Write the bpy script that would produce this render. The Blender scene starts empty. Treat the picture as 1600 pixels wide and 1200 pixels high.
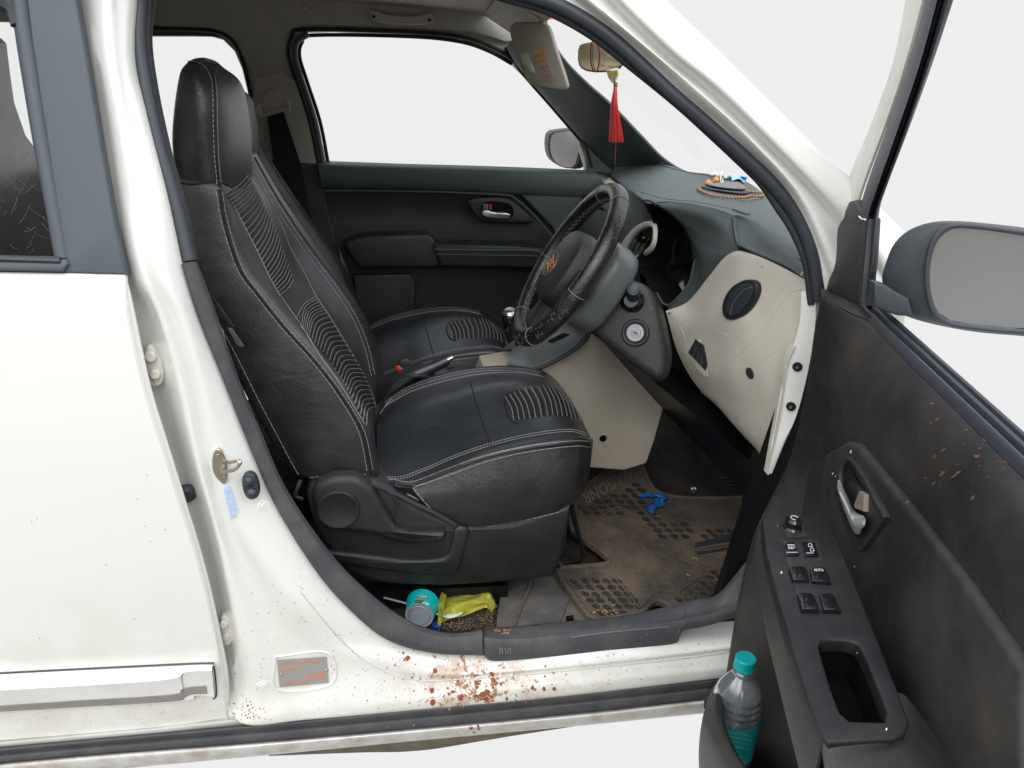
import bpy, bmesh, math, random
from mathutils import Vector as V, Matrix, geometry
from mathutils.bvhtree import BVHTree
random.seed(7)
scn = bpy.context.scene
COL = scn.collection
# ------------------------------------------------------------------ camera
F, CX, CY = 1200.0, 800.0, 600.0
CAM = V((0, -1.1, 1.33))
_y, _p, _r = map(math.radians, (9.5, 21.6, 3.1))
FW = V((math.sin(_y)*math.cos(_p), math.cos(_y)*math.cos(_p), -math.sin(_p)))
_rt = V((math.cos(_y), -math.sin(_y), 0))
_up = V((math.sin(_y)*math.sin(_p), math.cos(_y)*math.sin(_p), math.cos(_p)))
RT = _rt*math.cos(_r) + _up*math.sin(_r)
UP = _up*math.cos(_r) - _rt*math.sin(_r)
cam = bpy.data.objects.new('camera', bpy.data.cameras.new('camera'))
COL.objects.link(cam); scn.camera = cam
cam.matrix_world = Matrix(((RT.x, UP.x, -FW.x, CAM.x), (RT.y, UP.y, -FW.y, CAM.y), (RT.z, UP.z, -FW.z, CAM.z), (0, 0, 0, 1)))
cam.data.sensor_width = 36; cam.data.lens = 27; cam.data.clip_start = .02; cam.data.clip_end = 200

def ray(x, y): return FW + RT*((x-CX)/F) - UP*((y-CY)/F)
def PL(x, y, p, n):
    d = ray(x, y); n = V(n); return CAM + d*((V(p)-CAM).dot(n)/d.dot(n))
def PY(x, y, Y): return PL(x, y, (0, Y, 0), (0, 1, 0))
def PX(x, y, X): return PL(x, y, (X, 0, 0), (1, 0, 0))
def PZ(x, y, Z): return PL(x, y, (0, 0, Z), (0, 0, 1))
BELT = 1.05
def S(x, y, off=0.0, t=.28):                       # near flank of the car, leaning in above the belt line
    p = PY(x, y, off)
    if p.z > BELT: p = PL(x, y, (0, off, BELT), (0, -1, t))
    return p
H0 = V((.70, -.02, 0)); EU = V((-.2488, -.9686, 0)); EW = V((-.9686, .2488, 0))
def DP(x, y, w=0.0): return PL(x, y, H0 + EW*w, EW)     # opened front door, w metres inward from its trim
def DU(x, y, u): return PL(x, y, H0 + EU*u, EU)
def duw(p): q = p-H0; return (round(q.dot(EU), 3), round(q.dot(EW), 3), round(p.z, 3))

# ------------------------------------------------------------------ materials
def nt(name):
    m = bpy.data.materials.new(name); m.use_nodes = True
    return m, m.node_tree.nodes, m.node_tree.links, m.node_tree.nodes['Principled BSDF']
def mat(name, col, rough=.5, metal=0, spec=.5, coat=0, bump=0, bscale=400, var=0, vscale=6, vcol=None, voro=False, trans=0, alpha=1, stretch=None, sheen=0, emit=None, fold=0, fscale=18):
    m, N, L, b = nt(name)
    b.inputs['Base Color'].default_value = (*col, 1)
    b.inputs['Roughness'].default_value = rough; b.inputs['Metallic'].default_value = metal
    b.inputs['Specular IOR Level'].default_value = spec; b.inputs['Coat Weight'].default_value = coat
    b.inputs['Coat Roughness'].default_value = .06 if coat > .4 else .22
    b.inputs['Transmission Weight'].default_value = trans; b.inputs['Alpha'].default_value = alpha
    if sheen: b.inputs['Sheen Weight'].default_value = sheen
    g = N.new('ShaderNodeNewGeometry')
    src = g.outputs['Position']
    if stretch:
        mp = N.new('ShaderNodeMapping'); mp.inputs['Scale'].default_value = stretch; L.new(src, mp.inputs[0]); src = mp.outputs[0]
    if var:
        n = N.new('ShaderNodeTexNoise'); n.inputs['Scale'].default_value = vscale; n.inputs['Detail'].default_value = 7; n.inputs['Roughness'].default_value = .62
        L.new(src, n.inputs['Vector'])
        r = N.new('ShaderNodeValToRGB'); r.color_ramp.elements[0].position = .42; r.color_ramp.elements[1].position = .72
        L.new(n.outputs[0], r.inputs[0])
        mx = N.new('ShaderNodeMix'); mx.data_type = 'RGBA'
        mx.inputs[6].default_value = (*col, 1); mx.inputs[7].default_value = (*(vcol or tuple(c*.6 for c in col)), 1)
        ma = N.new('ShaderNodeMath'); ma.operation = 'MULTIPLY'; ma.inputs[1].default_value = var
        L.new(r.outputs[0], ma.inputs[0]); L.new(ma.outputs[0], mx.inputs[0]); L.new(mx.outputs[2], b.inputs['Base Color'])
        mr = N.new('ShaderNodeMapRange'); mr.inputs['To Min'].default_value = rough*.82; mr.inputs['To Max'].default_value = min(1, rough*1.22)
        L.new(n.outputs[0], mr.inputs[0]); L.new(mr.outputs[0], b.inputs['Roughness'])
    if bump:
        if voro:
            t = N.new('ShaderNodeTexVoronoi'); t.feature = 'DISTANCE_TO_EDGE'; o = t.outputs['Distance']
        else:
            t = N.new('ShaderNodeTexNoise'); t.inputs['Detail'].default_value = 3; o = t.outputs[0]
        t.inputs['Scale'].default_value = bscale; L.new(src, t.inputs['Vector'])
        bu = N.new('ShaderNodeBump'); bu.inputs['Strength'].default_value = bump; bu.inputs['Distance'].default_value = .002
        L.new(o, bu.inputs['Height']); L.new(bu.outputs[0], b.inputs['Normal'])
        if fold:                                  # soft creases of a loose cover
            w = N.new('ShaderNodeTexNoise'); w.inputs['Scale'].default_value = fscale; w.inputs['Detail'].default_value = 5; w.inputs['Distortion'].default_value = 1.6
            mp = N.new('ShaderNodeMapping'); mp.inputs['Scale'].default_value = (.8, 1.1, 1.2); mp.inputs['Rotation'].default_value = (0, .7, .3); L.new(g.outputs['Position'], mp.inputs[0]); L.new(mp.outputs[0], w.inputs['Vector'])
            b2 = N.new('ShaderNodeBump'); b2.inputs['Strength'].default_value = fold; b2.inputs['Distance'].default_value = .012
            L.new(w.outputs[0], b2.inputs['Height']); L.new(b2.outputs[0], bu.inputs['Normal'])
    return m

def paint(name, lo=.0, grime=1.0):
    """white enamel; road grime and specks that thicken towards the sill, rust-brown splash in one spot"""
    m, N, L, b = nt(name)
    b.inputs['Roughness'].default_value = .32; b.inputs['Coat Weight'].default_value = 1.0; b.inputs['Coat Roughness'].default_value = .04
    g = N.new('ShaderNodeNewGeometry'); P = g.outputs['Position']
    sx = N.new('ShaderNodeSeparateXYZ'); L.new(P, sx.inputs[0])
    def mrange(sock, a, bb, c=0., d=1.):
        q = N.new('ShaderNodeMapRange'); q.inputs[1].default_value = a; q.inputs[2].default_value = bb; q.inputs[3].default_value = c; q.inputs[4].default_value = d
        L.new(sock, q.inputs[0]); return q.outputs[0]
    def math_(op, a, c):
        q = N.new('ShaderNodeMath'); q.operation = op
        for i, s in enumerate((a, c)):
            if isinstance(s, (int, float)): q.inputs[i].default_value = s
            else: L.new(s, q.inputs[i])
        q.use_clamp = op in ('MULTIPLY', 'ADD'); return q.outputs[0]
    def noise(sc, det=6, ro=.6):
        q = N.new('ShaderNodeTexNoise'); q.inputs['Scale'].default_value = sc; q.inputs['Detail'].default_value = det; q.inputs['Roughness'].default_value = ro
        L.new(P, q.inputs['Vector']); return q.outputs[0]
    def mix(fac, a, c):
        q = N.new('ShaderNodeMix'); q.data_type = 'RGBA'; L.new(fac, q.inputs[0])
        for i, s in ((6, a), (7, c)):
            if isinstance(s, tuple): q.inputs[i].default_value = (*s, 1)
            else: L.new(s, q.inputs[i])
        return q.outputs[2]
    low = mrange(sx.outputs[2], .60, .22)
    vlow = mrange(sx.outputs[2], .40, .24)
    film = math_('MULTIPLY', mrange(noise(9), .38, .66), math_('MULTIPLY', low, .5*grime))
    c = mix(film, (.745, .742, .70), (.50, .46, .37))
    # small dark flecks
    sp = mrange(noise(230, 2, .5), .715, .73)
    gate = mrange(noise(16, 3), .46, .58)
    fl = math_('MULTIPLY', sp, math_('MULTIPLY', gate, math_('MULTIPLY', low, 1.0)))
    c = mix(math_('MULTIPLY', fl, .9*grime), c, (.10, .075, .055))
    # rusty splash below the door opening
    dx = mrange(sx.outputs[0], -.02, .12); dx2 = mrange(sx.outputs[0], .42, .16)
    zone = math_('MULTIPLY', math_('MULTIPLY', dx, dx2), mrange(sx.outputs[2], .44, .33))
    bl = mrange(math_('ADD', math_('MULTIPLY', noise(75, 4, .65), .78), math_('MULTIPLY', zone, .17)), .605, .64)
    c = mix(math_('MULTIPLY', math_('MULTIPLY', bl, zone), 1.6*grime), c, (.26, .085, .032))
    bl2 = math_('MULTIPLY', mrange(noise(28, 5, .7), .47, .62), math_('MULTIPLY', zone, .75))
    c = mix(math_('MULTIPLY', bl2, grime), c, (.42, .25, .14))
    L.new(c, b.inputs['Base Color'])
    rr = math_('ADD', .3, math_('MULTIPLY', film, .6)); L.new(rr, b.inputs['Roughness'])
    bu = N.new('ShaderNodeBump'); bu.inputs['Strength'].default_value = .05; bu.inputs['Distance'].default_value = .002
    L.new(noise(600, 2), bu.inputs['Height']); L.new(bu.outputs[0], b.inputs['Normal'])
    return m

M = {}
M['paint'] = paint('white_paint')
M['paintgap'] = mat('dusty_shaded_paint', (.60, .59, .54), .55, bump=.15, bscale=120, var=.55, vscale=12, vcol=(.40, .37, .31))  # dust mottling over a base greyed to paint in shade on the door frame
M['matte'] = mat('blackout_film', (.070, .082, .094), .55, spec=.4, bump=.12, bscale=1200)
M['rubber'] = mat('rubber_seal', (.028, .032, .04), .48, spec=.5, bump=.08, bscale=900)
M['rubberdust'] = mat('dusty_rubber', (.05, .052, .058), .65, bump=.2, bscale=500, var=.6, vscale=14, vcol=(.13, .115, .10))
M['leather'] = mat('black_leatherette', (.009, .012, .016), .33, spec=.9, coat=.3, bump=.35, bscale=480, voro=True, var=.5, vscale=7, vcol=(.024, .025, .028), fold=.16, fscale=13)
M['leatherside'] = mat('dusty_black_leatherette', (.011, .012, .014), .38, spec=.8, coat=.12, bump=.4, bscale=480, voro=True, var=.9, vscale=9, vcol=(.045, .039, .034), fold=.13, fscale=15)
M['insert'] = mat('pleated_leatherette', (.012, .011, .011), .5, spec=.4, bump=.3, bscale=700, voro=True)
M['thread'] = mat('pale_thread', (.34, .33, .31), .8, spec=.1)
M['piping'] = mat('dark_seam', (.008, .008, .009), .6)
M['plastic'] = mat('dark_grained_plastic', (.013, .014, .015), .42, spec=.55, bump=.35, bscale=900, voro=True, var=.5, vscale=8, vcol=(.045, .043, .040))
M['plasticdust'] = mat('dusty_dark_plastic', (.011, .011, .012), .47, spec=.6, bump=.3, bscale=900, voro=True, var=.95, vscale=5.5, vcol=(.058, .050, .043))
M['armrest'] = mat('armrest_plastic', (.007, .0075, .0085), .5, spec=.45, bump=.3, bscale=900, voro=True, var=.9, vscale=9, vcol=(.026, .025, .025))
M['bouncetan'] = mat('painted_bounce_side', (.030, .028, .026), .6, bump=.3, bscale=900, voro=True, var=.8, vscale=6, vcol=(.075, .068, .058))  # tan tone paints bounced light into the lower armrest side
M['housing'] = mat('mirror_housing_plastic', (.040, .047, .055), .5, spec=.5, bump=.3, bscale=900, voro=True)
M['mirrorgrey'] = mat('door_mirror_glass', (.56, .58, .62), .10, metal=.92)
M['mirrorfar'] = mat('far_mirror_glass', (.62, .62, .63), .35, metal=.3)
M['dash'] = mat('dash_pad', (.058, .074, .071), .55, spec=.45, bump=.4, bscale=900, voro=True, var=.5, vscale=7, vcol=(.085, .102, .096))
M['black'] = mat('deep_black_plastic', (.006, .006, .007), .35, spec=.4)
M['gloss'] = mat('gloss_black', (.008, .008, .009), .12, spec=.5)
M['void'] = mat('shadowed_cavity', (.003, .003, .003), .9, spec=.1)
M['beige'] = mat('beige_trim', (.60, .565, .48), .55, spec=.4, bump=.25, bscale=900, voro=True, var=.35, vscale=9, vcol=(.50, .46, .38))
M['beigelow'] = mat('beige_console_trim', (.46, .41, .33), .6, spec=.3, bump=.25, bscale=900, voro=True, var=.3, vscale=7, vcol=(.26, .22, .16))
M['cream'] = mat('cream_plastic', (.55, .55, .45), .4)
M['head'] = mat('headliner_cloth', (.44, .42, .375), .9, spec=.15, bump=.4, bscale=700, var=.3, vscale=20)
M['pillar'] = mat('grey_pillar_trim', (.46, .43, .375), .65, bump=.25, bscale=900, var=.3, vscale=15)
M['visor'] = mat('visor_cloth', (.34, .31, .27), .8, spec=.2, bump=.3, bscale=800)
M['headlight'] = mat('ceiling_cloth', (.46, .41, .36), .9, spec=.1, bump=.3, bscale=700)
M['seatbelt'] = mat('belt_webbing', (.008, .008, .008), .8, bump=.4, bscale=900)
M['greytrim'] = mat('grey_plastic', (.10, .11, .11), .4, spec=.5)
M['silver'] = mat('silver_paint', (.55, .56, .56), .35, metal=.6)
M['zinc'] = mat('zinc_steel', (.55, .50, .42), .3, metal=1, bump=.2, bscale=90)
M['chrome'] = mat('satin_metal', (.72, .72, .70), .3, metal=1)
M['mould'] = mat('door_moulding_paint', (.80, .80, .79), .3, coat=.5, var=.35, vscale=25, vcol=(.55, .51, .44))
M['scratch'] = mat('glass_scratch', (.07, .075, .07), .8)
M['groove'] = mat('moulding_groove', (.27, .25, .225), .6, var=.5, vscale=30)
M['skirt'] = mat('sill_skirt_paint', (.66, .65, .63), .4, coat=.3, var=.8, vscale=22, vcol=(.36, .28, .2))
M['under'] = mat('underbody_dirt', (.17, .14, .10), .95, bump=.8, bscale=60, var=.9, vscale=30, vcol=(.09, .08, .06))
M['mirror'] = mat('mirror_glass', (.62, .62, .62), .04, metal=1)
M['ceilingmirror'] = mat('ceiling_tinted_mirror', (.60, .52, .36), .12, metal=.75)  # warm tint paints the beige ceiling's reflection into the glass
M['hinge'] = mat('painted_hinge', (.62, .60, .54), .5, bump=.3, bscale=150, var=.5, vscale=50, vcol=(.4, .33, .24))
M['carpet'] = mat('dark_carpet', (.028, .026, .024), .95, spec=.1, bump=1, bscale=420, var=.8, vscale=12, vcol=(.075, .06, .045))
M['felt'] = mat('worn_floor_felt', (.085, .086, .088), .9, spec=.1, bump=.8, bscale=350, var=.9, vscale=14, vcol=(.19, .155, .12))
M['tan'] = mat('seat_foam', (.55, .36, .22), .8)
M['plate'] = mat('vin_plate_metal', (.36, .345, .33), .45, metal=.3)
M['orange'] = mat('orange_print', (.72, .22, .09), .6)
M['bluesticker'] = mat('pale_blue_sticker', (.45, .60, .82), .5)
M['whiteprint'] = mat('white_print', (.55, .56, .56), .5)
M['red'] = mat('red_plastic', (.65, .03, .015), .35)
M['tassel'] = mat('red_silk', (.62, .018, .015), .45, sheen=.4)
M['cord'] = mat('dark_red_cord', (.16, .02, .012), .8)
M['gold'] = mat('gold_foil', (.42, .25, .07), .45, metal=.6, var=.9, vscale=120, vcol=(.06,.05,.03))
M['bead'] = mat('wooden_bead', (.30, .135, .065), .4)
M['amber'] = mat('amber_bead', (.72, .24, .02), .35)
M['blue'] = mat('pale_blue_cloth', (.25, .52, .78), .7)
M['teal'] = mat('teal_plastic', (.0, .36, .37), .35)
M['teallabel'] = mat('teal_label', (.0, .48, .47), .35)
M['greyp'] = mat('grey_base', (.30, .32, .36), .35)
M['bluewrap'] = mat('blue_foil_wrapper', (.01, .11, .40), .25, bump=.8, bscale=90)
M['green'] = mat('green_print', (.12, .5, .08), .4)
M['redmud'] = mat('rust_stain', (.24, .065, .022), .7)
M['dried'] = mat('dried_splash', (.36, .17, .09), .8)
M['darkfleck'] = mat('dark_fleck', (.06, .045, .035), .8)
M['petal'] = mat('yellow_petal', (.65, .45, .03), .7)
M['doorsplash'] = mat('door_splash', (.17, .075, .045), .6, var=.6, vscale=120, vcol=(.07,.05,.04))
M['grain'] = mat('spilt_grain', (.30, .20, .12), .8)
M['whitefleck'] = mat('white_fleck', (.75, .75, .72), .7)
M['tagtan'] = mat('tan_plastic', (.22, .165, .12), .5)
M['brown'] = mat('brown_print', (.16, .06, .03), .6)

# thin clear things
def thin(name, tint, gl=.06, rough=.02):
    m = bpy.data.materials.new(name); m.use_nodes = True; N = m.node_tree.nodes; L = m.node_tree.links; N.clear()
    o = N.new('ShaderNodeOutputMaterial'); t = N.new('ShaderNodeBsdfTransparent'); g = N.new('ShaderNodeBsdfGlossy'); x = N.new('ShaderNodeMixShader')
    f = N.new('ShaderNodeFresnel'); f.inputs[0].default_value = 1.35
    ml = N.new('ShaderNodeMath'); ml.operation = 'MULTIPLY'; ml.inputs[1].default_value = gl
    L.new(f.outputs[0], ml.inputs[0])
    t.inputs[0].default_value = (*tint, 1); g.inputs['Roughness'].default_value = rough
    L.new(ml.outputs[0], x.inputs[0]); L.new(t.outputs[0], x.inputs[1]); L.new(g.outputs[0], x.inputs[2]); L.new(x.outputs[0], o.inputs[0])
    return m
M['glass'] = thin('window_glass', (.998, .998, .998), .03)
M['rearglass'] = thin('rear_door_glass', (.97, .98, .975), .2)
M['water'] = thin('clear_bottle_plastic', (.88, .90, .91), 8, .12)
_w = M['water'].node_tree; _o = [n for n in _w.nodes if n.type == 'OUTPUT_MATERIAL'][0]; _m = [n for n in _w.nodes if n.type == 'MIX_SHADER'][0]
_d = _w.nodes.new('ShaderNodeBsdfDiffuse'); _d.inputs[0].default_value = (.80, .84, .88, 1); _x = _w.nodes.new('ShaderNodeMixShader'); _x.inputs[0].default_value = .13  # pale diffuse share paints sky reflection into the clear plastic
_w.links.new(_m.outputs[0], _x.inputs[1]); _w.links.new(_d.outputs[0], _x.inputs[2]); _w.links.new(_x.outputs[0], _o.inputs[0])
def bagmat():
    m, N, L, b = nt('yellow_translucent_film')
    b.inputs['Base Color'].default_value = (.55, .52, .07, 1); b.inputs['Roughness'].default_value = .28
    b.inputs['Transmission Weight'].default_value = .25; b.inputs['Alpha'].default_value = .9
    g = N.new('ShaderNodeNewGeometry'); n = N.new('ShaderNodeTexNoise'); n.inputs['Scale'].default_value = 45; n.inputs['Detail'].default_value = 5
    L.new(g.outputs[0], n.inputs['Vector']); bu = N.new('ShaderNodeBump'); bu.inputs['Strength'].default_value = 1; bu.inputs['Distance'].default_value = .006
    L.new(n.outputs[0], bu.inputs['Height']); L.new(bu.outputs[0], b.inputs['Normal']); return m
M['bag'] = bagmat()
def matmat():
    """rubber mat with dried mud; pits of the relief are cut dark"""
    m, N, L, b = nt('muddy_rubber_mat')
    b.inputs['Roughness'].default_value = .8
    g = N.new('ShaderNodeNewGeometry')
    n = N.new('ShaderNodeTexNoise'); n.inputs['Scale'].default_value = 7; n.inputs['Detail'].default_value = 8; n.inputs['Roughness'].default_value = .65; L.new(g.outputs[0], n.inputs['Vector'])
    n2 = N.new('ShaderNodeTexNoise'); n2.inputs['Scale'].default_value = 330; n2.inputs['Detail'].default_value = 2; L.new(g.outputs[0], n2.inputs['Vector'])
    r = N.new('ShaderNodeValToRGB'); e = r.color_ramp.elements; e[0].position = .36; e[0].color = (.030, .029, .028, 1); e[1].position = .66; e[1].color = (.155, .112, .076, 1)
    L.new(n.outputs[0], r.inputs[0])
    r2 = N.new('ShaderNodeMapRange'); r2.inputs[1].default_value = .62; r2.inputs[2].default_value = .72; L.new(n2.outputs[0], r2.inputs[0])
    mx = N.new('ShaderNodeMix'); mx.data_type = 'RGBA'; L.new(r2.outputs[0], mx.inputs[0]); L.new(r.outputs[0], mx.inputs[6]); mx.inputs[7].default_value = (.30, .21, .13, 1)
    L.new(mx.outputs[2], b.inputs['Base Color'])
    bu = N.new('ShaderNodeBump'); bu.inputs['Strength'].default_value = .6; bu.inputs['Distance'].default_value = .002; L.new(n2.outputs[0], bu.inputs['Height']); L.new(bu.outputs[0], b.inputs['Normal'])
    return m
M['mat'] = matmat()

# ------------------------------------------------------------------ object helpers
WL = {}; GEO = {}
def link(name, verts, faces, m, parent=None, label=None, smooth=True, sharp=40):
    verts = [V(v) for v in verts]
    c = sum(verts, V((0, 0, 0)))/len(verts)
    if parent is None: c = V((c.x, c.y, min(v.z for v in verts)))
    me = bpy.data.meshes.new(name); me.from_pydata([v-c for v in verts], [], faces); me.validate()
    bm = bmesh.new(); bm.from_mesh(me); bmesh.ops.recalc_face_normals(bm, faces=bm.faces); bm.to_mesh(me); bm.free()
    me.materials.append(m if not isinstance(m, str) else M[m])
    if smooth:
        me.polygons.foreach_set('use_smooth', [True]*len(me.polygons)); me.set_sharp_from_angle(angle=math.radians(sharp))
    o = bpy.data.objects.new(name, me); COL.objects.link(o); o.location = c; WL[o.name] = c.copy()
    if parent:
        o.parent = parent; o.matrix_parent_inverse = Matrix.Translation(-WL[parent.name])
    if label: o['label'] = label
    GEO[o.name] = (verts, faces)
    return o
def thing(name, label, cat, loc, group=None):
    o = bpy.data.objects.new(name, None); COL.objects.link(o); o.location = loc; o.empty_display_size = .05; WL[o.name] = V(loc)
    tag(o, label, cat, group); return o
def tag(o, label=None, cat=None, group=None, kind=None):
    if label: o['label'] = label
    if cat: o['category'] = cat
    if group: o['group'] = group
    if kind: o['kind'] = kind
    return o
def crp(p0, p1, p2, p3, t):
    return .5*((2*p1) + (p2-p0)*t + (2*p0-5*p1+4*p2-p3)*t*t + (3*p1-p0-3*p2+p3)*t**3)
def cr(pts, n, closed=False):
    pts = [V(p) for p in pts]; N = len(pts); out = []
    if N == 2 and not closed: return [pts[0].lerp(pts[1], i/n) for i in range(n+1)]
    segs = N if closed else N-1
    for i in range(segs):
        if closed: a, b, c, d = pts[(i-1) % N], pts[i], pts[(i+1) % N], pts[(i+2) % N]
        else: b, c = pts[i], pts[i+1]; a = pts[i-1] if i else b*2-c; d = pts[i+2] if i+2 < N else c*2-b
        for k in range(n): out.append(crp(a, b, c, d, k/n))
    if not closed: out.append(pts[-1].copy())
    return out
def chaik(pts, it=2, q=.25):
    pts = [V(p) for p in pts]
    for _ in range(it):
        o = []
        for i, p in enumerate(pts):
            n = pts[(i+1) % len(pts)]; o += [p.lerp(n, q), p.lerp(n, 1-q)]
        pts = o; q = .25
    return pts
def grid_faces(nr, nc, cr_=False, cc=False, off=0):
    f = []
    for i in range(nr if cr_ else nr-1):
        for j in range(nc if cc else nc-1):
            a, b = i, (i+1) % nr; c, d = j, (j+1) % nc
            f.append((off+a*nc+c, off+a*nc+d, off+b*nc+d, off+b*nc+c))
    return f
def loft(name, rows, m, parent=None, nu=6, nv=6, cu=False, cv=False, label=None, thick=0, cap=False, sharp=50, away=None):
    """rows of 3-D points -> smooth surface (u along a row, v across rows); thick gives it a back side"""
    R = [cr(r, nu, cu) for r in rows]
    cols = [cr([R[i][j] for i in range(len(R))], nv, cv) for j in range(len(R[0]))]
    nr = len(cols[0]); nc = len(cols)
    vs = [cols[j][i] for i in range(nr) for j in range(nc)]
    fs = grid_faces(nr, nc, cv, cu)
    if cap and cu:
        for e in (0, nr-1):
            c = sum((vs[e*nc+j] for j in range(nc)), V((0, 0, 0)))/nc; vs.append(c); k = len(vs)-1
            for j in range(nc): fs.append((e*nc+j, e*nc+(j+1) % nc, k))
    vis = (list(vs), list(fs))
    if thick and not cu:
        # second skin pushed away from the viewer side (direction given), rims closed
        nrm = [V((0, 0, 0)) for _ in vs]
        for f in fs:
            n = geometry.normal([vs[i] for i in f])
            for i in f: nrm[i] += n
        ref = V(away) if away else V((0, 1, 0))
        s = 1 if sum(n.dot(ref) for n in nrm) > 0 else -1
        k = len(vs); vs = vs + [v + (n.normalized() if n.length > 1e-9 else ref)*s*thick for v, n in zip(vs, nrm)]
        fs = fs + [tuple(i+k for i in reversed(f)) for f in fs]
        edge = [(j, j+1) for j in range(nc-1)] + [((nr-1)*nc+j, (nr-1)*nc+j+1) for j in range(nc-1)] + [(i*nc, (i+1)*nc) for i in range(nr-1)] + [(i*nc+nc-1, (i+1)*nc+nc-1) for i in range(nr-1)]
        if not cv: fs += [(a, b, b+k, a+k) for a, b in edge]
    o = link(name, vs, fs, m, parent, label, sharp=sharp)
    GEO[o.name] = vis
    return o
def tubegeo(pts, r, closed=False, seg=8, flat=1.0, up=None, caps=True):
    pts = [V(p) for p in pts]; n = len(pts); vs = []; fs = []; prev = None
    for i, p in enumerate(pts):
        if closed: t = pts[(i+1) % n]-pts[(i-1) % n]
        else: t = pts[min(i+1, n-1)]-pts[max(i-1, 0)]
        if t.length < 1e-9: t = V((1, 0, 0))
        t.normalize()
        if up is not None: a = V(up) - t*V(up).dot(t)
        elif prev is None: a = t.orthogonal()
        else: a = prev - t*prev.dot(t)
        if a.length < 1e-6: a = t.orthogonal()
        a.normalize(); prev = a; b = t.cross(a); rr = r[i] if isinstance(r, (list, tuple)) else r
        for k in range(seg):
            an = 2*math.pi*k/seg; vs.append(p + a*math.cos(an)*rr*flat + b*math.sin(an)*rr)
    fs = grid_faces(n, seg, closed, True)
    if caps and not closed: fs += [tuple(range(seg)), tuple(range((n-1)*seg, n*seg))]
    return vs, fs
class MB:
    def __init__(s): s.v = []; s.f = []
    def add(s, g):
        k = len(s.v); s.v += list(g[0]); s.f += [tuple(i+k for i in f) for f in g[1]]; return s
    def build(s, name, m, parent=None, **kw): return link(name, s.v, s.f, m, parent, **kw)
def tube(name, pts, r, m, parent=None, label=None, smooth_n=0, closed=False, **kw):
    if smooth_n: pts = cr(pts, smooth_n, closed)
    if isinstance(r, (list, tuple)) and smooth_n:
        rr = cr([V((x, 0, 0)) for x in r], smooth_n, closed); r = [x.x for x in rr]
    v, f = tubegeo(pts, r, closed, **kw); return link(name, v, f, m, parent, label)
def plategeo(out, n, depth, holes=(), bev=0, bseg=3):
    """flat outline extruded away from n; front edges rounded by bev"""
    n = V(n).normalized(); loops = [list(map(V, out))] + [list(map(V, h)) for h in holes]
    tris = geometry.tessellate_polygon(loops)
    flat = [p for l in loops for p in l]; N = len(flat)
    # inset rings for the rounded edge
    vs = []; fs = []
    ax = n.orthogonal().normalized(); ay = n.cross(ax)
    ins = []
    for li, l in enumerate(loops):
        ar = 0
        for i, p in enumerate(l):
            q = l[(i+1) % len(l)]; ar += p.dot(ax)*q.dot(ay)-q.dot(ax)*p.dot(ay)
        sg = (1 if ar > 0 else -1)*(1 if li == 0 else -1)
        for i, p in enumerate(l):
            a, b = l[i-1], l[(i+1) % len(l)]
            t1 = (p-a); t2 = (b-p)
            t1 = t1.normalized() if t1.length > 1e-9 else t2.normalized(); t2 = t2.normalized() if t2.length > 1e-9 else t1
            m1 = n.cross(t1)*sg; m2 = n.cross(t2)*sg; mm = (m1+m2)
            if mm.length < 1e-6: mm = m1
            mm.normalize(); ins.append(mm/max(.5, mm.dot(m1)))
    rings = bseg if bev else 0
    levels = []
    for k in range(rings+1):
        a = math.pi/2*(k/rings) if rings else 0
        off = bev*(1-math.cos(math.pi/2-a)) if rings else 0       # 0 = top (inset bev) .. outer
        dn = bev*(1-math.sin(math.pi/2-a)) if rings else 0
        levels.append([flat[i]+ins[i]*(bev*(1-math.sin(a))) - n*(bev*(1-math.cos(a))) for i in range(N)] if rings else list(flat))
    levels.append([p-n*depth for p in flat])
    for l in levels: vs += l
    fs += [tuple(t) for t in tris]
    L = len(levels); st = 0
    for l in loops:
        k = len(l)
        for i in range(k):
            a, b = st+i, st+(i+1) % k
            for q in range(L-1): fs.append((q*N+a, q*N+b, (q+1)*N+b, (q+1)*N+a))
        st += k
    fs += [tuple((L-1)*N+i for i in reversed(t)) for t in tris]
    return vs, fs
def plate(name, out, n, depth, m, parent=None, holes=(), bev=0, rnd=0, label=None, sharp=35):
    if rnd: out = chaik(out, rnd); holes = [chaik(h, rnd) for h in holes]
    v, f = plategeo(out, n, depth, holes, bev); o = link(name, v, f, m, parent, label, sharp=sharp); return o
def lathegeo(c, axis, prof, seg=40):
    c = V(c); ax = V(axis).normalized(); a = ax.orthogonal().normalized(); b = ax.cross(a); vs = []
    for r, h in prof:
        for k in range(seg): an = 2*math.pi*k/seg; vs.append(c+ax*h+a*math.cos(an)*r+b*math.sin(an)*r)
    fs = grid_faces(len(prof), seg, False, True)
    fs += [tuple(range(seg)), tuple(range((len(prof)-1)*seg, len(prof)*seg))]
    return vs, fs
def lathe(name, c, axis, prof, m, parent=None, seg=40, label=None, sharp=35):
    v, f = lathegeo(c, axis, prof, seg); return link(name, v, f, m, parent, label, sharp=sharp)
def boxgeo(c, x, y, z):
    c, x, y, z = map(V, (c, x, y, z)); vs = [c+x*i+y*j+z*k for i in (-1, 1) for j in (-1, 1) for k in (-1, 1)]
    return vs, [(0, 1, 3, 2), (4, 6, 7, 5), (0, 4, 5, 1), (2, 3, 7, 6), (0, 2, 6, 4), (1, 5, 7, 3)]
_bvh = {}
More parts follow.
